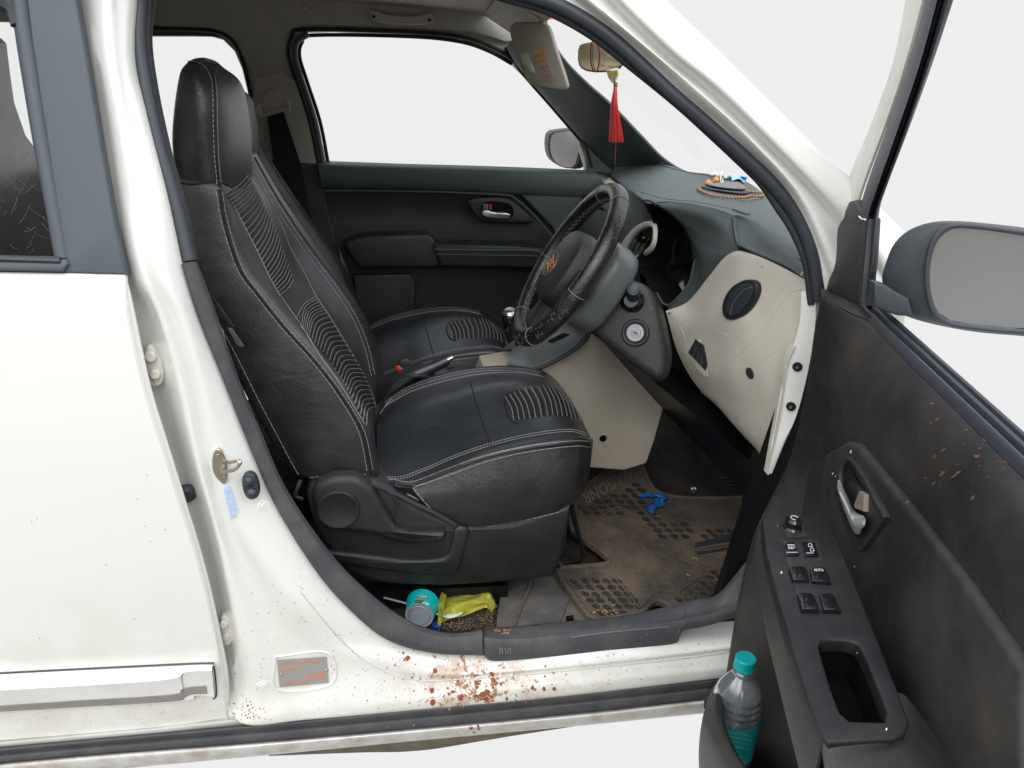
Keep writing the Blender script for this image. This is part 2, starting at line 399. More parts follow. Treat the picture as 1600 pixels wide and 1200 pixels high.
def hit(objs, x, y, lift=.0012):
    """the point of a built surface that the photograph shows at x, y"""
    best = None
    d = ray(x, y).normalized()
    for o in (objs if isinstance(objs, (list, tuple)) else [objs]):
        if o.name not in _bvh: _bvh[o.name] = BVHTree.FromPolygons(*GEO[o.name])
        h = _bvh[o.name].ray_cast(CAM, d)
        if h[0] is not None and (best is None or h[3] < best[3]): best = h
    if best is None: return None
    n = best[1];
    if n.dot(d) > 0: n = -n
    return best[0]+n*lift, n
def pathpx(pts, n): return [(v.x, v.y) for v in cr([V((p[0], p[1], 0)) for p in pts], n)]
def onsurf(objs, pix, n=6, lift=.001):
    out = []; last = None
    for x, y in (pathpx(pix, n) if n else pix):
        h = hit(objs, x, y, lift)
        if h: out.append(h[0])
    return out
def seam(mb, objs, pix, r=.0013, n=8, lift=.0006, seg=6):
    p = onsurf(objs, pix, n, lift)
    if len(p) > 1: mb.add(tubegeo(p, r, seg=seg))
def stitch(mb, objs, pix, r=.0008, step=.0075, gap=.35, n=30, lift=.0012):
    p = onsurf(objs, pix, n, lift)
    if len(p) < 2: return
    # resample by length
    acc = 0; cur = [p[0]]; on = True
    for a, b in zip(p, p[1:]):
        L = (b-a).length
        if L > .05: cur = [b]; acc = 0; on = True; continue
        s = 0
        while L-s > 0:
            lim = step*(1-gap) if on else step*gap
            if acc + (L-s) >= lim:
                s += lim-acc; q = a.lerp(b, min(1, s/L)); cur.append(q)
                if on and len(cur) > 1: mb.add(tubegeo(cur, r, seg=5))
                cur = [q]; acc = 0; on = not on
            else: acc += L-s; cur.append(b); s = L
def blob(mb, objs, x, y, rx, ry=None, ang=0, lift=.0006, k=9, rough=.35, th=.0004):
    ry = ry or rx; vs = []; c = hit(objs, x, y, lift+th)
    if not c: return
    ca, sa = math.cos(ang), math.sin(ang)
    for i in range(k):
        a = 2*math.pi*i/k; q = 1-rough*random.random(); u = math.cos(a)*rx*q; w = math.sin(a)*ry*q
        h = hit(objs, x+u*ca-w*sa, y+u*sa+w*ca, lift)
        if not h or (h[0]-c[0]).length > .06: return
        vs.append(h[0])
    mb.add(([c[0]]+vs, [(0, i+1, (i+1) % k+1) for i in range(k)]))
def decal(name, objs, quad, m, parent, nx=8, ny=8, lift=.001, label=None):
    """a thin sheet (sticker, print) laid on a built surface over a four-cornered area"""
    a, b, c, d = [V((*q, 0)) for q in quad]; vs = []
    for j in range(ny+1):
        for i in range(nx+1):
            p = a.lerp(b, i/nx).lerp(d.lerp(c, i/nx), j/ny); h = hit(objs, p.x, p.y, lift)
            if not h: return None
            vs.append(h[0])
    fs = grid_faces(ny+1, nx+1)
    if name is None: return vs, fs
    return link(name, vs, fs, m, parent, label)
def textgeo(s, bold=0):
    cu = bpy.data.curves.new('t', 'FONT'); cu.body = s; cu.size = 1; cu.offset = bold; cu.resolution_u = 2
    o = bpy.data.objects.new('t', cu); COL.objects.link(o); bpy.context.view_layer.update()
    me = o.evaluated_get(bpy.context.evaluated_depsgraph_get()).to_mesh()
    v = [p.co.copy() for p in me.vertices]; f = [tuple(p.vertices) for p in me.polygons]
    bpy.data.objects.remove(o); bpy.data.curves.remove(cu)
    x0 = min(p.x for p in v); x1 = max(p.x for p in v); y0 = min(p.y for p in v); y1 = max(p.y for p in v)
    return [((p.x-x0)/(x1-x0), (p.y-y0)/(y1-y0)) for p in v], f
def texton(mb, objs, s, quad, lift=.0016, bold=.0):
    """quad: px of text's top-left, top-right, bottom-right, bottom-left"""
    uv, f = textgeo(s, bold); a, b, c, d = [V((*q, 0)) for q in quad]; vs = []
    for u, w in uv:
        p = d.lerp(c, u).lerp(a.lerp(b, u), w); h = hit(objs, p.x, p.y, lift)
        if not h: return
        vs.append(h[0])
    mb.add((vs, f))
def P2(lst, fn, *a): return [fn(x, y, *a) for x, y in lst]
# ================================================================== THE CAR
car = thing('parked_car', 'white hatchback with its front door wide open, black leatherette seats inside', 'car', (0, .7, .18))
# ---- flank: post between the doors, sill and front pillar in one pressing
K = [  # R0..R5 per station
 [(115,-30),(128,-30),(148,-30),(166,-30),(183,-30),(214,-30)],
 [(130,90),(146,90),(158,90),(172,90),(188,90),(209,90)],
 [(148,190),(163,190),(176,190),(190,190),(206,190),(228,180)],
 [(168,300),(180,300),(194,300),(210,300),(232,300),(258,298)],
 [(186,410),(198,420),(222,420),(236,420),(252,420),(284,412)],
 [(205,500),(232,500),(253,500),(268,500),(288,500),(310,494)],
 [(220,600),(250,600),(282,600),(300,600),(318,600),(352,600)],
 [(262,715),(284,720),(308,720),(323,715),(343,715),(397,715)],
 [(300,840),(322,840),(340,835),(352,815),(372,805),(436,800)],
 [(335,960),(350,960),(368,955),(395,905),(424,885),(500,900)],
 [(352,1060),(362,1060),(390,1035),(440,985),(482,955),(560,965)],
 [(375,1128),(385,1120),(430,1085),(500,1035),(532,1005),(612,1002)],
 [(480,1124),(490,1112),(540,1080),(580,1050),(604,1030),(680,1020)],
 [(640,1110),(645,1098),(655,1080),(665,1062),(685,1050),(745,1024)],
 [(800,1096),(800,1084),(800,1068),(800,1054),(800,1046),(800,1024)],
 [(950,1080),(950,1068),(950,1053),(950,1040),(950,1031),(950,1006)],
 [(1150,1056),(1150,1046),(1150,1032),(1150,1018),(1150,1008),(1150,992)],
 [(1280,1040),(1280,1030),(1280,1016),(1280,1000),(1280,990),(1290,975)]]
def offs(k):
    if k < 4: return (.045,.034,.012,.0,.010,.030)
    if k < 11: return (.045,.040,.0,.012,.004,.035)
    return (.0,-.006,.002,.010,.013,.040)
rows = []
for k, st in enumerate(K):
    o = offs(k); r = [S(x, y, o[i]) for i, (x, y) in enumerate(st)]
    r = [r[0]+V((0, .05, 0))] + r + [r[-1]+V((0, .05, 0))]
    rows.append(r)
cols = [[rows[k][j] for k in range(len(rows))] for j in range(8)]
body = loft('body_side', cols, 'paint', car, nu=8, nv=5, thick=.003, sharp=55)
# sill strip behind and below the rear door
sill = loft('sill_panel', [P2([(-640,1205),(100,1146),(240,1133),(340,1121),(380,1119)], S, .03), P2([(-640,1216),(100,1152),(240,1140),(340,1128),(380,1123)], S, .0), P2([(-640,1228),(100,1164),(240,1152),(340,1140),(400,1132)], S, .012)], 'paint', car, nu=6, nv=4, thick=.003)
# front pillar and roof edge
AP = [[(1000,-40),(1125,80),(1200,155),(1325,275),(1410,357),(1440,392),(1455,425)],
      [(935,-40),(1050,72),(1130,138),(1208,215),(1295,305),(1372,392),(1400,440)],
      [(915,-32),(1030,80),(1108,145),(1190,222),(1280,315),(1345,410),(1375,460)],
      [(898,-20),(1012,76),(1088,141),(1168,214),(1256,312),(1310,420),(1350,500)],
      [(880,-14),(990,72),(1060,137),(1140,206),(1234,303),(1292,430),(1310,520)],
      [(850,-14),(962,60),(1040,128),(1115,190),(1215,288),(1274,420),(1290,540)]]
AO = [.10, .0, .028, .020, .042, .050]
prow = [P2(AP[i], S, AO[i]) for i in range(6)]
prow = [[p+V((.03, .10, .0)) for p in prow[0]]] + [prow[0]] + [[a.lerp(b, .5)+V((-.003, -.018, .012)) for a, b in zip(prow[0], prow[1])]] + prow[1:] + [[p+V((0, .04, 0)) for p in prow[-1]]]
apil = loft('front_pillar', prow, 'paint', car, nu=8, nv=5, thick=.003, sharp=60)
# roof: outer skin, side rail above the door opening
ROOFX = [-1.5, -.9, -.35, .0, .2, .32]
rrow = []
for yy, zz, xe in ((.10,1.485,.10),(.12,1.53,.12),(.20,1.565,.18),(.45,1.59,.26),(.72,1.595,.28),(1.0,1.59,.28),(1.26,1.57,.26),(1.38,1.545,.24),(1.44,1.49,.22)):
    rrow.append([V((x, yy, zz - .02*abs((x+.4)/1)**2)) for x in ROOFX[:-2]+[xe*.6, xe]])
loft('roof', rrow, 'paint', car, nu=4, nv=4, thick=.003, away=(0,0,-1))
# weatherstrip round the opening
OPEN_TOP = [(780,-2),(860,18),(925,56),(985,103),(1045,162),(1110,220),(1160,266),(1210,318),(1248,366),(1268,412),(1275,452)]
ws1 = P2([(296,408),(272,310),(246,220),(227,130),(218,60),(222,-10)], S, .045) + [V((-.33,.14,1.46)), V((-.22,.15,1.485)), V((.0,.15,1.485))] + P2([(800,-14),(860,4),(905,26),(955,60),(1000,100),(1050,147),(1100,190),(1150,235),(1200,281),(1243,335),(1268,395),(1280,470)], S, .05)
ws2 = P2([(302,408),(285,330),(258,230),(238,135),(229,60),(236,-10)], S, .062) + [V((-.31,.155,1.45)), V((-.21,.165,1.472)), V((.0,.165,1.472))] + P2([(800,-1),(860,18),(925,54),(980,97),(1055,158),(1105,203),(1172,266),(1194,290),(1217,324),(1241,362),(1261,412),(1269,475)], S, .062)
tube('weatherstrip', ws1, .0115, 'rubber', car, smooth_n=8, seg=12)
tube('weatherstrip_lip', ws2, .0078, 'rubber', car, smooth_n=8, seg=10)
# hard trim below the weatherstrip, down to the sill
TR_OUT = [(284,412),(310,494),(352,600),(397,715),(436,800),(500,900),(560,965),(612,1002),(680,1020),(757,1023)]
TR_IN  = [(306,408),(330,470),(370,585),(405,670),(450,770),(520,870),(580,930),(640,972),(700,990),(757,985)]
TR_MID = [tuple(.62*a+.38*b for a, b in zip(p, q)) for p, q in zip(TR_OUT, TR_IN)]
trim = loft('pillar_foot_trim', [P2(TR_OUT, S, .060), P2(TR_OUT, S, .030), P2(TR_MID, S, .028), P2(TR_IN, S, .045), P2(TR_IN, S, .10)], 'rubberdust', car, nu=8, nv=3, thick=.002, sharp=30)
# scuff plate along the sill
SC_O = [(757,1024),(775,1032),(850,1027),(950,1016),(1052,1005),(1062,985),(1100,978),(1160,960)]
SC_R = [(757,1000),(790,1003),(850,1000),(950,990),(1058,974),(1070,968),(1110,960),(1160,940)]
SC_M = [(757,992),(790,994),(850,990),(950,978),(1058,966),(1072,961),(1110,954),(1160,932)]
SC_I = [(757,982),(800,980),(860,974),(950,966),(1040,950),(1085,938),(1120,930),(1165,880)]
scuff = loft('scuff_plate', [P2(SC_O, S, .052), P2(SC_O, S, .027), P2(SC_R, S, .032), P2(SC_M, S, .045), P2(SC_I, S, .075), P2(SC_I, S, .11)], 'rubberdust', car, nu=6, nv=3, thick=.002, sharp=30)
mb = MB(); seam(mb, [scuff], [(892,996),(950,988),(1046,979)], r=.0016); mb.build('painted_edge_glint', 'greytrim', scuff)  # paler line paints a highlight along the plate edge
mb = MB(); seam(mb, [scuff, trim], [(755,985),(755,1003),(756,1022)], r=.0018); mb.build('joint', 'piping', scuff)
# rubber strip and painted skirt under the sill
STX = [-640, -300, 100, 400, 600, 800, 1000, 1200]
def yl(tab): return lambda x: next(a[1]+(b[1]-a[1])*(x-a[0])/(b[0]-a[0]) for a, b in zip(tab, tab[1:]) if x <= b[0])
y0 = yl([(-700,1232),(-200,1186),(0,1167),(400,1131),(640,1108),(900,1083),(1240,1046)]); y1 = yl([(-700,1262),(-200,1212),(0,1190),(400,1159),(640,1138),(900,1114),(1240,1076)])
y2 = yl([(-700,1290),(-200,1235),(0,1218),(300,1190),(400,1181),(640,1158),(900,1134),(1240,1100)])
def strip(f, off): return [S(x, f(x), off) for x in STX]
rub = loft('sill_rubber', [strip(lambda x: y0(x)-2, .03), strip(y0, .004), strip(lambda x: y0(x)+5, -.006), strip(lambda x: (y0(x)+y1(x))/2, -.002), strip(lambda x: (y0(x)+y1(x))/2+3, -.008), strip(y1, -.006), strip(y1, .03)], 'rubberdust', car, nu=5, nv=4, thick=.003, sharp=30)
SKX = [-640, -300, 100, 400, 640, 900, 1050, 1100]
def strip2(f, off, dx=0): return [S(x, f(x), off) for x in SKX]
skirt = loft('sill_skirt', [strip2(y1, .004), strip2(lambda x: y1(x)+5, -.012), strip2(lambda x: y1(x)+.55*(y2(x)-y1(x)), -.010), strip2(y2, .006), strip2(y2, .05)], 'skirt', car, nu=5, nv=4, thick=.003, sharp=40)
loft('underbody', [P2([(420,1176),(600,1160),(720,1150),(900,1130),(1110,1106)], S, .03), P2([(420,1181),(560,1176),(640,1174),(700,1167),(760,1152)], S, .06), P2([(420,1181),(560,1172),(640,1170),(700,1160),(760,1150)], S, .3)], 'under', car, nu=5, nv=3, thick=.01)
plate('sill_end', P2([(1080,1090),(1180,1072),(1200,1085),(1180,1108),(1110,1112),(1085,1105)], S, .035), (0,-1,0), .03, 'tagtan', car, bev=.004, rnd=1)
# road dirt with a shape of its own
mb = MB(); md = MB(); mk = MB(); random.seed(3)
BS = [body, skirt, rub, sill]
for x, y, r in [(675,1079,5.5),(676,1097,5.8),(771,1063,5),(755,1085,7),(760,1092,5),(720,1090,6),(745,1074,3.4),(708,1081,4),(790,1082,3),(637,1028,4.5),(680,1048,5),(736,1137,3.5),(748,1138,3),(852,1041,2.5),(832,1075,4),(850,1076,4),(866,1076,3.5),(815,1022,4),(770,1094,3)]:
    blob(mb if r > 3.2 else md, BS, x, y, r, r*random.uniform(.7, 1), random.random()*3, k=11, rough=.25)
def splat(cx, cy, n, sx_, sy_, rmax, mbs):
    for i in range(n):
        x = random.gauss(cx, sx_); y = random.gauss(cy, sy_); r = min(rmax, .5+random.expovariate(1/(rmax*.28)))
        blob(random.choice(mbs), BS, x, y, r, r*random.uniform(.35, 1), random.random()*3, rough=.6, k=random.choice((7,9,12)))
splat(757,1078,70,14,12,7,(mb,mb,md)); splat(722,1080,36,14,8,4.5,(mb,md)); splat(680,1045,16,9,9,5,(md,md,mb)); splat(637,1027,14,6,7,4,(md,mb)); splat(718,1048,26,10,12,5,(md,))
splat(832,1076,12,8,4,4,(md,mb)); splat(700,1090,30,50,5,2.5,(md,md,mk)); splat(740,1140,16,9,3,2.5,(mb,mk)); splat(630,1075,60,60,14,1.8,(md,md,mk))
for i in range(240):
    x = random.gauss(700, 85); y = random.gauss(1062, 32); r = .35+random.expovariate(1/.55)
    blob(random.choice((mb, md, md)), BS, x, y, r, r*random.uniform(.5, 1), random.random()*3)
for i in range(150):
    x = random.uniform(770, 1130); y = 1080-.1*(x-770)+random.gauss(-18, 20); r = random.uniform(.4, 1.5); blob(random.choice((md, mk)), BS, x, y, r, r*random.uniform(.3, 1), random.random()*3)
for i in range(190):
    x = random.uniform(365, 640); y = random.uniform(880, 1125); r = random.uniform(.4, 1.25); blob(mk, BS, x, y, r, r*random.uniform(.3, 1), random.random()*3)
for i in range(60):
    x = random.gauss(385, 18); y = random.gauss(1112, 10); r = random.uniform(.6, 1.7); blob(random.choice((mk, md)), BS, x, y, r, r*.7, random.random()*3)
# marks on the scuff plate
TS = [scuff, trim]
mw = MB(); mr_ = MB(); random.seed(17)
for i in range(26): blob(mr_, TS, random.gauss(787,7), random.gauss(986,3), random.uniform(.6,2.6), None, 0, rough=.5)
for i in range(20): blob(mr_, TS, random.gauss(722,9), random.gauss(988,2.2), random.uniform(.4,1.4), None, 0, rough=.5)
for x in (781,784,789,794,797): seam(mw, TS, [(x,1012),(x+1,1016),(x+random.uniform(-1,2),1021)], r=.0006, n=3)
for i in range(160): blob(mw, TS, random.uniform(600,1060), random.uniform(965,1030), random.uniform(.3,.8), None, 0)
tag(mr_.build('rust_marks', 'dried', scuff), kind='stuff'); tag(mw.build('dust_specks', 'groove', scuff), kind='stuff')
tag(mb.build('rust_splash', 'redmud', body), kind='stuff'); tag(md.build('mud_specks', 'dried', body), kind='stuff'); tag(mk.build('tar_flecks', 'darkfleck', body), kind='stuff')
# pressed lines of the sill
mb = MB()
seam(mb, [body], [(470,925),(505,968),(535,1002),(568,1030),(612,1052),(660,1063),(720,1061),(820,1054),(960,1040),(1080,1027),(1135,1018)], r=.0009)
mb.build('sealer_line', 'paintgap', body)

# ---- striker, door switch, stickers, identification plate
sp = plate('door_striker', P2([(338,700),(346,704),(353,722),(355,735),(354,754),(349,758),(338,748),(331,735),(331,712)], S, -.002), (0,-1,.1), .006, 'zinc', car, bev=.002, rnd=1)
b0 = S(352,722,-.004); b1 = S(375,719,-.03); b2 = S(372,728,-.034); b3 = S(344,737,-.004)
tube('striker_loop', [S(350,723,.0), S(362,722,-.02), S(372,720,-.028), S(375,724,-.032), S(368,733,-.030), S(358,736,-.022), S(343,736,.0)], .0028, 'zinc', sp, smooth_n=5)
for x, y in ((341,713),(351,748)): lathe('screw', S(x,y,-.003), (0,-1,0), [(.001,.002),(.004,.002),(.0045,0)], 'zinc', sp, seg=12)
sw = plate('door_switch', P2([(377,748),(385,740),(397,742),(403,755),(406,770),(402,780),(390,783),(382,776),(378,763)], S, -.006), (0,-1,0), .012, 'rubber', car, bev=.004, rnd=2)
for x, y in ((388,753),(393,772)): lathe('switch_button', S(x,y,-.007), (0,-1,0), [(.001,.006),(.004,.006),(.006,.003),(.009,.001),(.009,0)], 'rubber', sw, seg=20)
pl = decal('tyre_pressure_sticker', [body], [(349,762),(360,758),(373,800),(362,811)], 'bluesticker', car)
if pl:
    mb = MB()
    for i, s in enumerate(('TYRE PRESSURE', 'kPa 250 psi 36', 'FRONT  REAR', '165/70R14', 'LOAD 2-5')):
        t = .08+i*.19; a = (349+13*t, 762+49*t); 
        texton(mb, [body], s, [(a[0]+1,a[1]+1),(a[0]+10,a[1]-2),(a[0]+12,a[1]+4),(a[0]+3,a[1]+7)], lift=.002)
    if mb.v: mb.build('print', 'whiteprint', pl)
vq = [(433,1030),(510,1025),(514,1066),(437,1073)]
fr = [(430,1026),(512,1020),(518,1068),(434,1077)]
vin = decal('identification_plate', [body], vq, 'plate', car, lift=.0022)
mb = MB()
texton(mb, [body], 'MARUTI SUZUKI INDIA LTD', [(439,1034),(500,1029),(500,1034),(440,1039)], .003)
texton(mb, [body], 'MA3JMTDT3', [(439,1045),(472,1041),(472,1046),(440,1050)], .003)
texton(mb, [body], 'ENGINE NO K10BN', [(444,1065),(481,1061),(481,1066),(444,1070)], .003)
d = decal(None, [body], [(480,1053),(507,1050),(508,1058),(481,1060)], None, None, lift=.003)
mb.add(d); mb.build('print', 'orange', vin)
mb = MB(); texton(mb, [body], 'MARUTI', [(482,1053),(506,1050.5),(506,1053.5),(482,1056.5)], .004, .02); texton(mb, [body], 'SUZUKI', [(482,1057),(506,1054.5),(506.5,1057.5),(482.5,1060)], .004, .02); mb.build('print_reversed', 'plate', vin)
for x, y in ((439,1052),(509,1046)):
    h = hit([body], x, y, .003); lathe('rivet', h[0], h[1], [(.001,.001),(.002,.001),(.0025,0)], 'chrome', vin, seg=12)
mb = MB(); seam(mb, [body], fr+[fr[0]], r=.0022, n=8, lift=.0); mb.build('plate_recess_edge', 'paint', vin)
for i, (x, y, r) in enumerate([(411,1072,.009),(413,790,.009)]):
    h = hit([body], x, y, 0); lathe('body_plug', h[0], h[1], [(.001,.002),(r*.6,.002),(r*.7,.0008),(r*1.1,.0012),(r*1.3,-.001)], 'paint', car, seg=24)
# hinges of the rear door
def hinge(pts, bolts):
    o = plate('door_hinge', P2(pts, S, .022), (0,-1,0), .02, 'hinge', car, bev=.003, rnd=1)
    for x, y, r in bolts: lathe('hinge_bolt', S(x,y,.022), (0,-1,0), [(.001,.006),(r*.8,.006),(r,.004),(r,0)], 'hinge', o, seg=20)
hinge([(226,543),(235,539),(243,549),(250,560),(255,575),(256,590),(252,602),(240,606),(225,600)], [(236,556,.0085),(243,584,.0078)])
hinge([(344,965),(351,962),(360,970),(366,982),(365,998),(360,1008),(350,1010),(344,1000)], [(350,974,.007),(354,993,.0065)])
lathe('grommet', S(291,771,.03), (.3,-1,0), [(.001,.008),(.007,.008),(.011,.004),(.015,.003),(.017,0)], 'rubber', car, seg=24)

# ---- rear door (closed)
DR = [[(-640,414),(60,426),(196,429)], [(-640,470),(80,472),(200,478)], [(-640,600),(100,600),(226,600)], [(-640,720),(120,722),(263,722)],
      [(-640,880),(150,880),(311,880)], [(-640,1005),(170,990),(336,990)], [(-640,1088),(180,1058),(348,1058)], [(-640,1205),(180,1142),(355,1123)]]
DO = [.004, -.010, -.020, -.024, -.020, -.012, -.004, .006]
rear_rows = []
for r, o in zip(DR, DO):
    p = P2(r, S, o); e = r[-1]
    p = p[:2] + [S(e[0]-14, e[1], o-.0005), S(e[0]-2, e[1], o+.001), S(e[0]+3, e[1]+1, o+.006), S(e[0]+(9 if 470 < e[1] < 1100 else 2), e[1]+1, o+.012), S(e[0]+(10 if 470 < e[1] < 1100 else 2), e[1]+1, o+.03)]
    rear_rows.append(p)
rdoor = loft('rear_door', rear_rows, 'paint', car, nu=6, nv=7, thick=.002, sharp=60)
mk = MB(); random.seed(11)
for x, y in [(230,742),(227,822),(258,827),(235,846),(50,815),(58,810),(215,780),(166,882),(203,1074),(62,997),(210,967)]: blob(mk, [rdoor], x, y, 1.3, .8, random.random()*3)
for i in range(60): blob(mk, [rdoor], random.uniform(0,350), 1150-abs(random.gauss(0,22))-20, random.uniform(.4,1.1), .5, random.random()*3)
tag(mk.build('tar_flecks', 'darkfleck', rdoor), kind='stuff')
mo = []
for pts, o in [([(-640,1086),(0,1052.5),(250,1040),(328,1037),(332,1039)], .002), ([(-640,1088),(0,1054),(250,1042),(327,1039),(331,1042)], -.020), ([(-640,1116),(0,1079),(250,1063),(290,1050),(331,1048)], -.030), ([(-640,1140),(0,1101),(262,1085),(285,1075),(333,1070)], -.016), ([(-640,1154),(0,1113),(272,1097),(305,1087),(335,1089)], -.012), ([(-640,1154),(0,1113),(272,1097),(305,1087),(336,1090)], .01)]:
    mo.append(P2(pts, S, o))
mould = loft('door_moulding', mo, 'mould', rdoor, nu=7, nv=1, thick=.002, sharp=12)
gv = loft('moulding_groove', [[h[0] for h in (hit([mould], x, y, .0016) for x, y in pathpx(r, 8)) if h] for r in ([(-60,1105),(0,1102),(120,1094),(265,1085),(283,1077),(296,1073),(322,1071)], [(-60,1114),(0,1111),(120,1104),(270,1095),(288,1089),(302,1084),(324,1083)])], 'groove', rdoor, nu=1, nv=2, thick=.001)
mb = MB(); seam(mb, [rdoor], [(-300,1066),(0,1051),(250,1038.5),(326,1035.5),(333,1038),(337,1060),(338,1086),(333,1092)], r=.0013); mb.build('moulding_gap', 'rubber', rdoor)
# window frame parts of the rear door
plate('blackout_applique', P2([(38,-30),(114,-30),(135,95),(160,245),(178,345),(197,429),(150,428),(100,426),(102,408),(88,320),(68,190),(50,70)], S, .0), (0,-1,.28), .02, 'matte', rdoor, bev=.003)
plate('belt_moulding', P2([(-640,392),(103,406),(106,414),(98,426),(-640,413)], S, -.006), (0,-1,0), .02, 'matte', rdoor, bev=.004)
tube('belt_seal', P2([(-640,394),(0,404),(95,407)], S, -.004), .005, 'rubber', rdoor)
tube('window_channel', P2([(30,-30),(38,40),(52,130),(68,230),(84,320),(99,404)], S, .006), .0098, 'matte', rdoor, smooth_n=6, seg=10)
tube('window_seal', P2([(22,-30),(29,40),(43,130),(60,230),(77,320),(92,402)], S, .014), .006, 'rubber', rdoor, smooth_n=6, seg=8)
tube('upper_frame', P2([(-640,-60),(-90,-10),(-30,-2),(10,6),(24,18),(31,40)], S, .012), .011, 'rubber', rdoor, smooth_n=6, seg=8)
wg = plate('window_glass', P2([(-640,-110),(26,-60),(40,60),(62,200),(82,320),(94,408),(-640,398)], S, .014), (0,-1,.28), .003, 'rearglass', rdoor)
mb = MB(); random.seed(5)
for i in range(26):
    x = random.uniform(-5, 70); y = random.uniform(240, 395); a = random.uniform(-1.2, .9); L = random.uniform(8, 38)
    p = [hit([wg], x+math.cos(a)*L*t, y+math.sin(a)*L*t+3*math.sin(3*t), .0006) for t in (0,.25,.5,.75,1)]
    p = [q[0] for q in p if q]
    if len(p) > 2: mb.add(tubegeo(p, random.choice((.00025,.00035,.0002)), seg=4))
for x, y in [(12,246),(13,268),(2,386),(82,360),(5,212),(30,300)]: blob(mb, [wg], x, y, 1.6, .6, random.random()*3, k=6)
tag(mb.build('glass_scratches', 'scratch', rdoor), kind='stuff')

loft('roof_side_rail', [[V((x, .105, 1.487-.02*(x+.4)**2)) for x in (-1.5,-.9,-.35,.0,.12)], [V((x, .085, 1.462-.02*(x+.4)**2)) for x in (-1.5,-.9,-.35,.0,.12)], [V((x, .10, 1.442-.02*(x+.4)**2)) for x in (-1.5,-.9,-.42,-.38,-.36)]], 'paint', car, nu=4, nv=3, thick=.003)
loft('rear_quarter', [[V((-1.05,.09,1.43)),V((-1.25,.09,1.43)),V((-1.55,.09,1.40))],[V((-1.02,.03,1.05)),V((-1.25,.02,1.05)),V((-1.55,.02,1.05))],[V((-1.0,-.01,.6)),V((-1.25,-.01,.6)),V((-1.55,.0,.6))],[V((-1.0,.0,.22)),V((-1.25,.0,.3)),V((-1.55,.02,.3))]], 'paint', car, nu=4, nv=4, thick=.003)
# ================================================================== far side and shell
def FPY(x, y, Y=1.40): return PY(x, y, Y)
YF = 1.40
hole1 = P2([(-70,8),(60,26),(150,44),(232,56),(325,56),(348,62),(366,80),(378,108),(388,150),(398,190),(412,252),(-60,250)], FPY)
hole2 = P2([(456,84),(460,64),(478,50),(520,49),(640,54),(720,62),(765,77),(800,98),(852,150),(900,205),(918,262),(918,272),(700,262),(508,254),(492,190),(472,130)], FPY)
outer = P2([(-260,-130),(800,-60),(845,35),(880,100),(950,180),(1010,240),(1030,290),(980,330),(600,560),(-300,520)], FPY)
sidep = plate('far_body_side', outer, (0,-1,0), .06, 'pillar', car, holes=[hole1, hole2], bev=.006)
upper = plate('headliner_side', P2([(-260,-130),(800,-60),(840,25),(850,50),(830,60),(790,66),(740,50),(640,43),(480,38),(452,50),(445,80),(470,190),(462,200),(432,205),(405,200),(392,110),(372,70),(350,50),(232,40),(-200,30)], FPY, 1.385), (0,-1,-.05), .012, 'head', car, bev=.004)
def ring(pts, off, r, m, name, par=car): return tube(name, P2(pts, FPY, YF-off), r, m, par, smooth_n=6, seg=8)
ring([(499,262),(484,190),(462,120),(451,86),(456,58),(478,46),(640,50),(722,58),(768,73),(805,96),(858,152),(905,205),(925,262)], .022, .006, 'piping', 'far_weatherstrip')
ring([(505,258),(492,190),(470,122),(461,88),(464,66),(482,53)], .010, .0085, 'greytrim', 'far_door_frame')
ring([(513,256),(500,190),(479,125),(468,88),(472,66),(490,55),(640,57),(718,65),(764,80),(800,100)], .0, .0055, 'piping', 'far_window_channel')
ring([(232,45),(300,46),(340,50),(366,68),(382,105),(392,150),(404,200),(420,262)], .018, .006, 'piping', 'far_rear_weatherstrip')
plate('far_window_header', P2([(200,43),(320,46),(345,52),(352,58),(300,56),(200,56)], FPY, 1.39), (0,-1,0), .02, 'matte', car)
plate('far_window_glass', hole2, (0,-1,0), .003, 'glass', car); 
plate('far_rear_window_glass', hole1, (0,-1,0), .003, 'glass', car)
# lighter upper part of the far post
post = plate('far_pillar_trim', P2([(382,205),(395,150),(400,120),(440,112),(466,130),(478,175),(492,225),(499,258),(420,262)], FPY, 1.375), (0,-1,0), .02, 'pillar', car, bev=.004)
bl = plate('seat_belt', P2([(417,178),(441,170),(470,256),(500,420),(440,420),(428,256)], FPY, 1.355), (0,-1,0), .003, 'seatbelt', car)
plate('belt_anchor', P2([(414,148),(420,141),(432,141),(441,156),(443,166),(440,174),(418,178),(410,170)], FPY, 1.352), (0,-1,-.1), .03, 'pillar', bl, bev=.006, rnd=1)
tube('belt_guide', P2([(408,164),(405,172),(410,180),(420,178),(441,172),(449,176),(452,168),(449,160),(443,160)], FPY, 1.345), .006, 'pillar', bl, smooth_n=4)
plate('far_pillar_foot', P2([(405,250),(500,256),(506,300),(530,400),(570,600),(400,600)], FPY, 1.372), (0,-1,0), .03, 'plastic', car, bev=.004)
# grab handle and coat hook
gh = plate('grab_handle', P2([(577,18),(582,14),(600,22),(625,26),(655,25),(672,18),(678,24),(680,34),(668,39),(620,39),(590,35),(580,29)], FPY, 1.355), (0,-1,-.1), .018, 'pillar', car, bev=.005, rnd=1)
for x in (584,671): lathe('screw_cap', PY(x, 26 if x < 600 else 31, 1.352), (0,-1,0), [(.001,.004),(.004,.004),(.005,0)], 'black', gh, seg=12)
plate('headliner_clip', P2([(472,12),(478,6),(484,12),(482,18),(474,18)], FPY, 1.375), (0,-1,0), .02, 'headlight', car, bev=.002)
